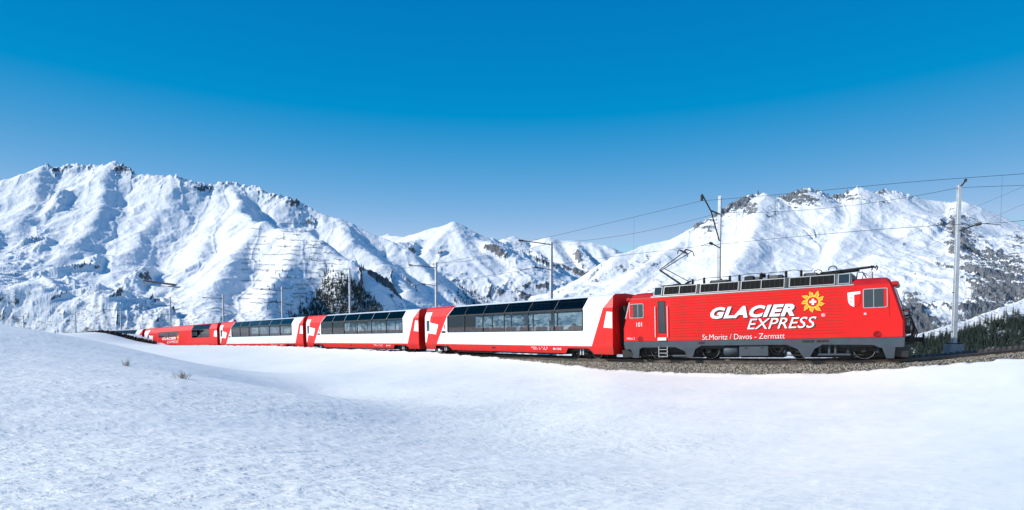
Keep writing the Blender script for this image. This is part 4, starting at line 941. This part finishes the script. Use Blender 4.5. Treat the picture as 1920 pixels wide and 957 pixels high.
    def cab_window(x0, x1, z0, z1, redside, sd):
        y = sd * 1.341
        f = frame_ring('cab_window', x0, x1, z0, z1, .035, y, M['alu'], e, sd)
        xa, xb = x0 + .03, x1 - .03
        if redside > 0: xb = x1 - .15
        if redside < 0: xa = x0 + .2
        xm_ = (xa + xb) / 2
        for a, b in ((xa, xm_ - .01), (xm_ + .01, xb)): MB().box((a, y + sd * .003 - .002, z0 + .03), (b, y + sd * .003 + .002, z1 - .03)).build('pane', M['cabpane'], f)
        MB().box((xm_ - .012, y + sd * .012 - .006, z0 + .03), (xm_ + .012, y + sd * .012 + .006, z1 - .03)).build('glazing_bar', M['alu'], f)
    M['cabpane'] = mat('cab_pane', (.025, .04, .045), .04, spec=.9)
    for sd in (-1, 1):
        cab_window(.42, 1.24, 2.27, 3.06, -1, sd); cab_window(11.52, 12.45, 2.29, 3.15, 1, sd)
    # door with tall window and two grab rails
    dw = MB().prism([(2.09, 1.46), (2.42, 1.46), (2.42, 3.02), (2.36, 3.08), (2.15, 3.08), (2.09, 3.02)], -1.352, -1.339).build('door_window', M['cabpane'], e)
    fm = MB()
    for a, b, c, d in ((2.05, 2.09, 1.42, 3.1), (2.42, 2.46, 1.42, 3.1), (2.05, 2.46, 3.08, 3.12), (2.05, 2.46, 1.42, 1.46)): fm.box((a, -1.356, c), (b, -1.3395, d))
    fm.build('gasket', M['rubber'], dw)
    MB().bbox((2.02, -1.40, 1.02), (2.50, -1.33, 1.18), .01).build('door_step', M['letter'], e)
    for x, z0, z1 in ((1.90, 1.2, 2.85), (2.58, 1.2, 2.85)):
        MB().tube([(x, -1.335, z1), (x, -1.40, z1 - .02), (x, -1.40, z0 + .02), (x, -1.335, z0)], .018, 6).build('grab_rail', M['letter'], e)
    MB().tube([(12.5, -1.345, 1.9), (12.5, -1.345, 2.9)], .008, 5).build('body_seam', M['red_dark'], e)
    MB().box((11.55, -1.347, 2.0), (11.64, -1.339, 2.09)).build('socket_plate', M['galv'], e)
    # lettering
    y = -1.359
    text_part('glacier_shadow', 'GLACIER', 4.86, 2.03, 3.92, .585, y + .001, M['shadow'], e, .32, .052); text_part('glacier_lettering', 'GLACIER', 4.82, 2.07, 3.92, .585, y - .003, M['letter'], e, .32, .048)
    text_part('express_shadow', 'EXPRESS', 6.64, 1.46, 3.06, .52, y + .001, M['shadow'], e, .3, .0); text_part('express_lettering', 'EXPRESS', 6.60, 1.49, 3.06, .52, y - .003, M['letter'], e, .3, .004)
    text_part('registered_mark', '®', 9.86, 1.98, .16, .16, y, M['letter'], e)
    text_part('route_lettering', 'St.Moritz / Davos - Zermatt', 4.4, 1.015, 3.9, .27, y, M['letter'], e, 0, -.010)
    text_part('running_number', '101', .82, 1.80, .32, .24, y, M['letter'], e, 0, .005)
    text_part('small_marking', 'HGm 2', .25, 1.1, .45, .13, y, M['letter'], e)
    emblem(e, 9.52, 2.69, .56, y)
    sh = [(10.92, 3.02), (11.42, 3.06), (11.42, 2.60), (11.38, 2.5), (11.30, 2.42), (11.18, 2.37), (11.06, 2.43), (10.98, 2.52), (10.94, 2.65)]
    so = MB().add([(a, y, b) for a, b in sh], [tuple(range(len(sh)))]).build('coat_of_arms', M['red'], e)
    MB().add([(a, y - .002, b) for a, b in [(10.92, 3.02), (11.42, 3.06), (11.42, 2.94), (11.18, 2.92), (11.18, 2.37), (11.06, 2.43), (10.98, 2.52), (10.94, 2.65)]], [(0,1,2,3), (0,3,4,5,6,7)]).build('white_field', M['letter'], so)
    for zz in (2.62, 2.78):
        st = [(11.06 + (.045 if k % 2 == 0 else .02) * math.sin(k * math.pi / 5), y - .004, zz + (.045 if k % 2 == 0 else .02) * math.cos(k * math.pi / 5)) for k in range(10)]
        MB().add(st, [tuple(range(10))]).build('star', M['red'], so)
    # roof: silver louvre panels along both sides
    MB().add([(1.70, -1.31, 3.34), (11.12, -1.31, 3.34), (11.12, 1.31, 3.34), (1.70, 1.31, 3.34), (1.86, -1.10, 3.92), (11.06, -1.10, 3.92), (11.06, 1.10, 3.92), (1.86, 1.10, 3.92)],
             [(3,2,1,0),(4,5,6,7),(0,1,5,4),(1,2,6,5),(2,3,7,6),(3,0,4,7)]).build('roof_housing', M['roofgrey'], e)
    def lp(x, z, o=0.0): return (x, -(1.315 + o - (z - 3.34) * .21 / .58), z)
    MB().add([lp(1.66, 3.345, .03), lp(11.16, 3.345, .03), lp(11.16, 3.40, .03), lp(1.66, 3.40, .03)], [(0,1,2,3)]).build('roof_gutter', M['alu'], e)
    def panel(x0, x1, split, dark):
        z0, z1 = 3.43, 3.91; fr = MB(); t = .035
        for a, b, c, d in ((x0, x1, z0, z0 + t), (x0, x1, z1 - t, z1), (x0, x0 + t, z0 + t, z1 - t), (x1 - t, x1, z0 + t, z1 - t)) + (((split - .015, split + .015, z0 + t, z1 - t),) if split else ()):
            P = [lp(a, c, .0), lp(b, c, .0), lp(b, d, .0), lp(a, d, .0)]; Q = [lp(a, c, .03), lp(b, c, .03), lp(b, d, .03), lp(a, d, .03)]
            fr.add(P + Q, [(3,2,1,0),(4,5,6,7),(0,1,5,4),(1,2,6,5),(2,3,7,6),(3,0,4,7)])
        o = fr.build('louvre_panel', M['alu'], e)
        MB().add([lp(x0 + t, z0 + t, .008), lp(x1 - t, z0 + t, .008), lp(x1 - t, z1 - t, .008), lp(x0 + t, z1 - t, .008)], [(0,1,2,3)]).build('mesh_grille', dark, o)
        if dark is M['mesh']:
            n = int((x1 - x0) / .22); fl = MB().prism([(-.008, 3.46), (.008, 3.46), (.008, 3.79), (-.008, 3.79)], -.004, .004).mesh('fin') if False else None
            for k in range(1, n):
                x = x0 + (x1 - x0) * k / n; MB().add([lp(x - .009, z0 + t, .014), lp(x + .009, z0 + t, .014), lp(x + .009, z1 - t, .014), lp(x - .009, z1 - t, .014)], [(0,1,2,3)]).build('fin', M['dark'], o)
    panel(1.80, 2.26, None, M['cabpane'])
    for a, b, sp in ((2.34, 4.10, 3.2), (4.28, 6.20, 5.2), (6.30, 8.30, 7.25), (8.50, 10.42, 9.4)): panel(a, b, sp, M['mesh'])
    panel(10.54, 11.02, None, M['cabpane'])
    for x in (4.19, 8.40): MB().add([lp(x - .04, 3.42, .01), lp(x + .04, 3.42, .01), lp(x + .04, 3.91, .01), lp(x - .04, 3.91, .01)], [(0,1,2,3)]).build('panel_joint', M['black'], e)
    # roof equipment
    for x, yy, h in ((3.7, -.55, .30), (4.3, -.55, .34), (5.6, -.5, .34), (6.07, -.5, .34), (7.1, -.4, .36), (7.3, .3, .3), (8.25, -.5, .36), (8.92, -.5, .34), (4.9, .5, .3)):
        p = [(.03, 0)]; n = 5
        for q in range(n): p += [(.085, h * (q + .3) / n), (.045, h * (q + .75) / n)]
        MB().lathe(p + [(.03, h + .03)], (x, yy, 3.92), 'z', 10).build('roof_insulator', M['porcelain'], e)
    for a, b, y0, y1, h, m_ in ((4.5, 5.4, -.3, .5, .20, 'roofgrey'), (6.3, 6.75, -.55, -.1, .26, 'dark'), (6.8, 7.05, -.5, .1, .20, 'roofgrey'), (7.45, 8.05, -.45, .3, .22, 'roofgrey'), (9.0, 9.6, -.45, .3, .20, 'roofgrey'), (2.3, 2.6, -.5, .5, .10, 'black')):
        MB().bbox((a, y0, 3.91), (b, y1, 3.92 + h), .04).build('roof_box', M[m_], e)
    cab = MB(); cab.tube([(3.3, -.2, 4.2), (3.55, -.5, 4.28), (3.7, -.55, 4.2), (4.0, -.56, 4.16), (4.3, -.55, 4.24), (4.9, -.52, 4.24), (5.6, -.5, 4.24), (6.07, -.5, 4.24), (6.5, -.45, 4.30), (7.1, -.4, 4.26), (7.7, -.45, 4.27), (8.25, -.5, 4.26), (8.6, -.5, 4.32), (8.92, -.5, 4.23), (9.4, -.4, 4.2)], .016, 5)
    cab.build('busbar', M['wire'], e)
    MB().lathe([(.05, 0), (.14, .03), (.14, .22), (.05, .25)], (7.9, -.62, 3.98), 'x', 12).build('surge_arrester', M['dark'], e)
    MB().tube([(7.0, -.3, 4.16), (7.25, -.2, 4.16)], .10, 10).build('main_switch', M['dark'], e)
    hoop = [(10.24 + .17 * math.cos(a), -.35, 4.22 + .14 * math.sin(a)) for a in np.linspace(-.3, math.pi + .3, 12)]
    MB().tube(hoop, .025, 6).build('cable_loop', M['rubber'], e); MB().tube([(q[0] - .62, q[1], q[2] - .12) for q in hoop], .022, 6).build('cable_loop', M['rubber'], e)
    # lowered pantograph over the front cab
    pl = MB(); pl.tube([(9.7, -.18, 4.08), (11.9, -.14, 4.22)], .045, 8); pl.tube([(9.7, .18, 4.08), (11.9, .14, 4.22)], .045, 8); pl.tube([(9.5, 0, 4.02), (11.3, 0, 4.10)], .06, 8); pl.bbox((9.6, -.45, 3.9), (10.5, .45, 4.02), .03)
    pl.tube([(11.75, -.62, 4.12), (11.8, -.4, 4.23), (11.8, .4, 4.23), (11.75, .62, 4.12)], .03, 6); pl.tube([(11.95, -.62, 4.1), (12.0, -.4, 4.21), (12.0, .4, 4.21), (11.95, .62, 4.1)], .03, 6)
    pl.build('lowered_pantograph', M['black'], e)
    MB().tube([(11.2, -.5, 3.6), (11.25, -.5, 3.95), (11.45, -.5, 3.98), (11.6, -.5, 3.7)], .03, 6).tube([(11.4, -.3, 3.6), (11.5, -.3, 3.95), (11.8, -.3, 3.66)], .02, 6).build('roof_piping', M['dark'], e)
    MB().bbox((11.66, -.55, 3.62), (11.86, -.25, 4.0), .04).build('roof_lamp', M['galv'], e)
    # raised pantograph
    pg = MB().bbox((1.9, -.5, 3.95), (3.6, -.42, 4.03), .02).bbox((1.9, .42, 3.95), (3.6, .5, 4.03), .02).bbox((2.6, -.5, 3.95), (3.0, .5, 4.06), .02).tube([(3.25, -.3, 4.05), (3.3, .3, 4.2)], .06, 8)
    pgo = pg.build('pantograph', M['black'], e)
    MB().tube([(2.85, 0, 4.08), (1.70, 0, 4.92)], .055, 8, True, .045).build('lower_arm', M['dark'], pgo)
    MB().tube([(3.28, .1, 4.18), (1.95, .05, 5.0)], .022, 6).build('coupling_rod', M['dark'], pgo)
    for sy in (-1, 1): MB().tube([(1.72, sy * .12, 4.92), (3.2, sy * .36, 5.74)], .026, 6).build('upper_arm', M['dark'], pgo)
    MB().tube([(1.9, .0, 4.96), (3.25, 0.05, 5.66)], .012, 5).build('guide_rod', M['dark'], pgo)
    for x in (3.0, 3.36):
        MB().tube([(x, -.82, 5.62), (x, -.74, 5.78), (x, -.55, 5.86), (x, .55, 5.86), (x, .74, 5.78), (x, .82, 5.62)], .028, 6).build('collector_strip', M['black'], pgo)
    MB().tube([(3.0, -.4, 5.84), (3.18, -.4, 5.72), (3.36, -.4, 5.84)], .022, 5).tube([(3.0, .4, 5.84), (3.18, .4, 5.72), (3.36, .4, 5.84)], .022, 5).tube([(3.18, -.42, 5.72), (3.18, .42, 5.72)], .03, 6).build('head_frame', M['black'], pgo)
    # front: visor, windscreen, wipers, lamps, coupling and hoses
    slope = lambda z: L - (z - 1.7) * (L - 12.62) / 1.6
    for x_of, sg, nm in ((slope, 1, 'front'), (lambda z: (z - 1.7) * .42 / 1.6, -1, 'rear')):
        ws = MB(); z0, z1 = 2.3, 3.14
        for yy0, yy1 in ((-1.1, -.03), (.03, 1.1)):
            o = MB().add([(x_of(z0) + sg*.025, yy0, z0), (x_of(z0) + sg*.025, yy1, z0), (x_of(z1) + sg*.025, yy1, z1), (x_of(z1) + sg*.025, yy0, z1)], [(0,1,2,3)]).build('windscreen', M['cabpane'], e)
            ym = (yy0 + yy1) / 2
            MB().tube([(x_of(2.2) + sg*.06, ym, 2.2), (x_of(2.6) + sg*.06, ym + .25, 2.6), (x_of(3.0) + sg*.05, ym + .28, 3.0)], .014, 5).build('wiper', M['black'], o)
        MB().tube([(x_of(2.28) + sg*.04, -1.17, 2.28), (x_of(3.16) + sg*.04, -1.17, 3.16), (x_of(3.16) + sg*.04, 1.17, 3.16), (x_of(2.28) + sg*.04, 1.17, 2.28), (x_of(2.28) + sg*.04, -1.17, 2.28)], .03, 5).build('windscreen_frame', M['galv'], e)
        MB().bbox((min(x_of(3.3) - sg*.05, x_of(3.3) + sg*.22), -1.25, 3.24), (max(x_of(3.3) - sg*.05, x_of(3.3) + sg*.22), 1.25, 3.42), .03).build('sun_visor', M['red_dark'], e)
        for yy in (-.85, .85):
            MB().lathe([(.12, 0), (.13, .07), (.09, .09)] if sg > 0 else [(.09, -.09), (.13, -.07), (.12, 0)], (x_of(1.7) , yy, 1.5), 'x', 14).build('headlamp', M['steel'], e)
        xb = x_of(1.7)
        MB().bbox((min(xb, xb + sg*.35), -.45, .70), (max(xb, xb + sg*.35), .45, 1.0), .04).tube([(xb, 0, .85), (xb + sg*.62, 0, .85)], .10, 10).lathe([(.26, 0), (.28, .05), (.22, .08)] if sg > 0 else [(.22, -.08), (.28, -.05), (.26, 0)], (xb + sg*.62, 0, .85), 'x', 18).build('coupling', M['black'], e)
        if sg > 0:
            rnd = random.Random(5)
            for q, (yy, z0, z1, dp) in enumerate(((-1.0, 1.9, .9, .28), (-.8, 1.75, .8, .40), (-.62, 1.85, .95, .34), (-.9, 2.15, 1.3, .22), (-.4, 1.6, .7, .45), (.3, 1.7, .8, .4), (.6, 1.8, .9, .35), (.9, 1.9, .9, .3))):
                MB().tube([(xb - .1, yy, z0), (xb + dp * .6, yy - .03, z0 + .05), (xb + dp, yy - .05, (z0 + z1) / 2), (xb + dp * .7, yy + .02, z1), (xb + .02, yy + .03, z1 - .02)], .028, 6).build('brake_hose', M['rubber'], e)
            for yy, zz in ((-.95, 1.35), (-.7, 1.2), (.7, 1.2)): MB().bbox((xb, yy - .12, zz - .1), (xb + .2, yy + .12, zz + .12), .03).build('socket_box', M['dark'], e)
            MB().tube([(xb - .3, -1.2, 2.25), (xb - .05, -1.22, 2.1), (xb + .06, -1.2, 1.6), (xb + .02, -1.15, 1.2)], .022, 6).build('front_grab_rail', M['dark'], e)
            MB().tube([(xb - .25, -1.0, 2.15), (xb + .12, -1.05, 2.1), (xb + .2, -.3, 2.1), (xb + .2, .6, 2.1), (xb - .1, 1.0, 2.15)], .022, 6).build('front_rail', M['red_dark'], e)
        MB().prism([(xb - sg*.55, .14), (xb + sg*.12, .10), (xb + sg*.16, .5), (xb - sg*.3, .6)], -1.15, 1.15).build('rail_guard', M['black'], e)
    return e
LOCO = locomotive()
# ------------------------------------------------------------------ passengers at the windows of the first coach
def person_mesh():
    pts = dict(pel=(0, 0, 1.16), ch=(-.04, 0, 1.52), nk=(-.03, 0, 1.68), hd=(0, 0, 1.80), tp=(0, 0, 1.92), sl=(-.03, -.19, 1.60), el=(.08, -.25, 1.36), hl=(.30, -.16, 1.44), sr=(-.03, .19, 1.60), er=(.08, .25, 1.36), hr=(.30, .16, 1.44),
               kl=(.42, -.1, 1.18), fl=(.44, -.1, .78), tl=(.58, -.1, .75), kr=(.42, .1, 1.18), fr=(.44, .1, .78), tr=(.58, .1, .75))
    rad = dict(pel=.16, ch=.16, nk=.06, hd=.095, tp=.07, sl=.075, el=.05, hl=.045, sr=.075, er=.05, hr=.045, kl=.075, fl=.05, tl=.04, kr=.075, fr=.05, tr=.04)
    ed = [('pel', 'ch'), ('ch', 'nk'), ('nk', 'hd'), ('hd', 'tp'), ('ch', 'sl'), ('sl', 'el'), ('el', 'hl'), ('ch', 'sr'), ('sr', 'er'), ('er', 'hr'), ('pel', 'kl'), ('kl', 'fl'), ('fl', 'tl'), ('pel', 'kr'), ('kr', 'fr'), ('fr', 'tr')]
    nm = list(pts); me = bpy.data.meshes.new('p'); me.from_pydata([pts[k] for k in nm], [(nm.index(a), nm.index(b)) for a, b in ed], [])
    o = bpy.data.objects.new('p', me); COL.objects.link(o); o.modifiers.new('s', 'SKIN'); o.modifiers.new('u', 'SUBSURF').levels = 1
    if not me.skin_vertices: 
        bm = bmesh.new(); bm.from_mesh(me); bm.verts.layers.skin.verify(); bm.to_mesh(me); bm.free()
    for i, k in enumerate(nm):
        sv = me.skin_vertices[0].data[i]; sv.radius = (rad[k], rad[k]); sv.use_root = (k == 'pel')
    dg = bpy.context.evaluated_depsgraph_get(); out = bpy.data.meshes.new_from_object(o.evaluated_get(dg)); bpy.data.objects.remove(o); out.materials.clear()
    cl = [M['skin']]; out.materials.append(M['skin']); out.materials.append(M['skin'])
    for p in out.polygons:
        z = p.center.z; p.material_index = 1 if (z < 1.66 and not (p.center.x > .22 and z > 1.36)) else 0; p.use_smooth = True
    return out
M['skin'] = mat('skin', (.52, .30, .22), .6); M['hair'] = mat('hair', (.06, .035, .02), .7)
pm = person_mesh(); hair_me = MB().lathe([(.03, .125), (.085, .09), (.108, .02), (.10, -.05)], (-.015, 0, 1.83), 'z', 12).mesh('hair'); hair_me.materials.append(M['hair'])
mw, Lc, _, _ = FRAME['c1']
cl_cols = [('red', (.45, .03, .03)), ('white', (.7, .7, .68)), ('navy', (.03, .04, .12)), ('orange', (.6, .2, .04)), ('pink', (.6, .25, .25)), ('black', (.02, .02, .02)), ('green', (.06, .16, .08)), ('tan', (.35, .25, .16))]
spots = [(0, 0, 'first'), (3, 1, 'second'), (4, 2, 'second'), (6, 4, 'third'), (7, 0, 'fourth'), (9, 5, 'fifth'), (10, 7, 'fifth'), (12, 3, 'sixth')]
for i, ci, wn in spots:
    x = Lc / 20.4 * (4.3 + i * 1.08); fl = math.pi if i % 3 else 0
    o = bpy.data.objects.new('person', pm); COL.objects.link(o); o.matrix_world = mw @ Matrix.Translation((x, -.85, 0)) @ Matrix.Rotation(fl, 4, 'Z')
    cm = mat('jacket_' + cl_cols[ci][0], cl_cols[ci][1], .85); o.material_slots[1].link = 'OBJECT'; o.material_slots[1].material = cm
    tag(o, 'seated passenger in %s top at the %s window of the front coach' % (cl_cols[ci][0], wn), 'person', 'passengers in the front coach'); child('hair', hair_me, o)

# ------------------------------------------------------------------ conifers
def conifer(seed, layers=10, nb=9):
    r = random.Random(seed); m = MB()
    for i in range(layers):
        f = i / (layers - 1); z = .10 + .84 * f; R = (.21 * (1 - f) ** .85 + .012) * r.uniform(.85, 1.15); n = max(4, int(nb * (1 - .45 * f)))
        for k in range(n):
            a = 2 * math.pi * (k + r.uniform(-.35, .35)) / n + i; L = R * r.uniform(.6, 1.2); wd = r.uniform(.20, .42); dz = -.06 * r.uniform(.5, 1.5) * (1.2 - f)
            c, s = math.cos(a), math.sin(a); b0 = z + .075
            m.add([(0, 0, b0), (L*.6*math.cos(a-wd), L*.6*math.sin(a-wd), z + dz*.5), (L*c, L*s, z + dz), (L*.6*math.cos(a+wd), L*.6*math.sin(a+wd), z + dz*.5 - .01)], [(0,1,2), (0,2,3)])
    m.add([(0, 0, 1.02), (.012, 0, .9), (-.006, .01, .9), (-.006, -.01, .9)], [(0,1,2), (0,2,3), (0,3,1)])
    return m.mesh('crown'), MB().tube([(0, 0, -.05), (0, 0, .5), (0, 0, .95)], .022, 5, True, .004).mesh('trunk')
variants = [conifer(q) for q in range(6)]
for c_, t_ in variants: c_.materials.append(M['needles']); t_.materials.append(M['bark'])
rnd = random.Random(21)
def plant(p, h, name, label, group):
    e = empty(name, Matrix.Translation(p - np.array([0, 0, .4])) @ Matrix.Rotation(rnd.uniform(0, 6.28), 4, 'Z') @ Matrix.Diagonal((h * rnd.uniform(.85, 1.2), h * rnd.uniform(.85, 1.2), h, 1)))
    tag(e, label, 'tree', group); c_, t_ = rnd.choice(variants); child('crown', c_, e); child('trunk', t_, e)
def inside(poly, x, y):
    c = False
    for (x0, y0), (x1, y1) in zip(poly, poly[1:] + poly[:1]):
        if (y0 > y) != (y1 > y) and x < (x1 - x0) * (y - y0) / (y1 - y0) + x0: c = not c
    return c
def scatter(data, poly, n, hmin, hmax, name, label, group, dens=None):
    xs = [q[0] for q in poly]; ys = [q[1] for q in poly]; k = 0; tr = 0; pts = []
    while k < n and tr < n * 60:
        tr += 1; x, y = rnd.uniform(min(xs), max(xs)), rnd.uniform(min(ys), max(ys))
        if not inside(poly, x, y): continue
        if dens and rnd.random() > dens(x, y): continue
        p = surf(data, x, y)
        if p is None: continue
        k += 1; pts.append((p, rnd.uniform(hmin, hmax)))
        if name: plant(p, pts[-1][1], name, label, group)
    return pts
hd = lambda x, y: .30 + .7 * (float(fbm(np.array([x * .03]), np.array([y * .05]), 2)[0]) > -.12)
scatter(DH, [(1690, 648), (1760, 632), (1830, 612), (1920, 582), (1960, 570), (1960, 665), (1690, 668)], 230, 10, 19, 'spruce_tree', 'dark spruce on the snowy slope right of the far mast base', 'spruces on the slope at the right edge', hd)
scatter(DL, [(556, 462), (600, 488), (645, 510), (705, 562), (722, 600), (520, 608), (590, 545), (600, 510)], 200, 9, 17, 'conifer_tree', 'dark conifer of the shaded wood above the second coach', 'conifers on the shaded spur', lambda x, y: min(1, .1 + (y - 460) / 110))
scatter(DL, [(480, 440), (560, 440), (640, 510), (600, 600), (500, 600)], 60, 7, 14, 'lone_conifer', 'single small conifer scattered among the avalanche barriers', 'scattered conifers on the spur')
# the closed wood behind them reads as one mass
wood = scatter(DL, [(612, 505), (645, 515), (714, 575), (726, 610), (525, 610), (585, 572), (602, 540)], 1500, 9, 16, None, None, None, lambda x, y: min(1, .12 + max(0, (y - 500 - .25 * abs(x - 640))) / 55)) + scatter(DL, [(860, 535), (900, 548), (935, 570), (900, 585), (850, 570)], 130, 12, 20, None, None, None)
def merged(pts, name, label):
    vs, fs = [], []; base = 0
    for p, h in pts:
        me = rnd.choice(variants)[0]; co = np.zeros(len(me.vertices) * 3); me.vertices.foreach_get('co', co); co = co.reshape(-1, 3) * h * np.array([1.05, 1.05, 1]) + p - np.array([0, 0, .3])
        vs.append(co); fs += [tuple(base + i for i in f.vertices) for f in me.polygons]; base += len(co)
    m = bpy.data.meshes.new(name); m.from_pydata(np.concatenate(vs).tolist(), [], fs); o = link(name, m, M['needles']); tag(o, label, None, None, 'stuff')
merged(wood, 'conifer_wood', 'closed dark conifer wood on the shaded mountain spur')
wood2 = scatter(DH, [(1560, 662), (1690, 650), (1760, 638), (1960, 590), (1960, 668), (1560, 690)], 2200, 9, 17, None, None, None, hd)
merged(wood2, 'spruce_wood', 'thick spruce wood low on the slope beyond the line')

# ------------------------------------------------------------------ avalanche barriers in rows on the spur
k = 0; ORD = 'first second third fourth fifth sixth seventh eighth ninth tenth eleventh twelfth thirteenth fourteenth fifteenth sixteenth seventeenth'.split()
for row in range(17):
    py = 424 + row * 9.2; x0 = 475 - row * 1.5 + rnd.uniform(-12, 8); x1 = 575 + row * 8.0
    x = x0
    while x < x1:
        ln_ = rnd.uniform(10, 44); jy = rnd.uniform(-3.2, 3.2)
        if rnd.random() < .72:
            pts = [surf(DL, q, py + jy + rnd.uniform(-.4, .4) + (q - x) * .02) for q in np.linspace(x, min(x + ln_, x1 + 10), 6)]
            if all(p is not None for p in pts) and max(p[1] for p in pts) - min(p[1] for p in pts) < 160:
                m = MB(); h = 4.2
                for a, b in zip(pts[:-1], pts[1:]):
                    for q in range(3):
                        z = .8 + q * 1.5; m.tube([a + np.array([0, 0, z]), b + np.array([0, 0, z])], .27, 4, False)
                for p in pts: m.tube([p + np.array([0, 0, -.5]), p + np.array([.4, 1.5, h])], .18, 4)
                o = m.build('avalanche_barrier', M['fence']); tag(o, 'thin dark avalanche barrier in the %s row from the top of the spur' % ORD[row], 'snow barrier', 'rows of avalanche barriers on the spur'); k += 1
        x += ln_ + rnd.uniform(2, 18)
# long dark snow gallery low on the left mountain
ga, gb = surf(DL, 273, 533), surf(DL, 331, 542)
if ga is not None and gb is not None:
    gb = ga + (gb - ga) * min(1.0, 260 / np.linalg.norm(gb - ga)); gb = np.array([at(331, 541.5, 1.0)[0] / at(331, 541.5, 1.0)[1] * ga[1], ga[1], ga[2] - 15])
    g = empty('snow_gallery', Matrix.Translation(ga)); tag(g, 'long dark sloping gallery roof low on the left mountain', 'gallery'); d = gb - ga
    m = MB(); up = np.array([0, 0, 3.2]); bk = np.array([0, 9, 3]); z0 = np.array([0, -6, 6.0])
    m.add([z0, z0 + d, z0 + d + bk, z0 + bk, z0 + up, z0 + d + up, z0 + d + bk + up, z0 + bk + up], [(3,2,1,0),(4,5,6,7),(0,1,5,4),(1,2,6,5),(2,3,7,6),(3,0,4,7)]); m.build('roof_slab', M['fence'], g)
    for f in np.linspace(.04, .96, 12): MB().tube([z0 + d * f + np.array([0, 1, 0]), z0 + d * f + np.array([0, 1, -22])], .5, 5).build('pillar', M['concrete'], g)

# ------------------------------------------------------------------ dry shrubs and the dark turf edge
def sight_ground(px, py, d0, d1):
    for d in np.arange(d0, d1, .1):
        p = at(px, py, d)
        if p[2] <= gz(p[0], p[1]): return p
    return at(px, py, (d0 + d1) / 2)
for (px, py, n, wd, lab) in ((235, 686, 16, .34, 'small dry shrub poking from the snow, upper left of the two'), (340, 710, 26, .55, 'larger dry shrub in the snow beside the hollow edge')):
    p = sight_ground(px, py, 14, 32); e = empty('dry_shrub', Matrix.Translation(p)); tag(e, lab, 'shrub', 'dry shrubs in the snow')
    for q in range(n):
        a = rnd.uniform(0, 6.28); r0 = rnd.uniform(0, wd * .35); h = rnd.uniform(.08, .30); l = rnd.uniform(.05, wd * .4); b = (r0 * math.cos(a), r0 * math.sin(a), -.05)
        m = MB().tube([b, (b[0] + l * .5 * math.cos(a), b[1] + l * .5 * math.sin(a), h * .6), (b[0] + l * math.cos(a + .3), b[1] + l * math.sin(a + .3), h)], .009, 4, True, .003)
        if q % 2: m.tube([(b[0] + l * .4 * math.cos(a), b[1] + l * .4 * math.sin(a), h * .45), (b[0] + l * .9 * math.cos(a + 1), b[1] + l * .9 * math.sin(a + 1), h * .8)], .006, 4, True, .002)
        m.build('twig', M['grass'], e)
m = MB()
edge = [(118, 627), (150, 626.5), (180, 624), (200, 622), (222, 625.5), (240, 630.5), (258, 637), (276, 643), (292, 647)]
for (xa, ya), (xb, yb) in zip(edge[:-1], edge[1:]):
    for q in range(110):
        f = rnd.random(); px, py = xa + (xb - xa) * f, ya + (yb - ya) * f
        c = at(px, py, 88 + rnd.uniform(-1, 1.2)); z = gz(c[0], c[1]); thick = .25 + .55 * sstep(130, 215, np.array(px)) ; s_ = rnd.uniform(.10, .30) * float(thick)
        a = rnd.uniform(0, 6.28)
        m.add([(c[0] - s_ * math.cos(a), c[1] - s_ * math.sin(a), z - .1), (c[0] + s_ * math.cos(a), c[1] + s_ * math.sin(a), z - .1), (c[0] + rnd.uniform(-.2, .2), c[1] + rnd.uniform(-.2, .2), z + s_ * 1.6), (c[0] + .3 * math.sin(a), c[1] - .3 * math.cos(a), z - .1)], [(0,1,2), (1,3,2), (3,0,2)])
tag(m.build('turf_edge', M['turf']), 'dark bare turf along the edge of the snowy hump', None, None, 'stuff')
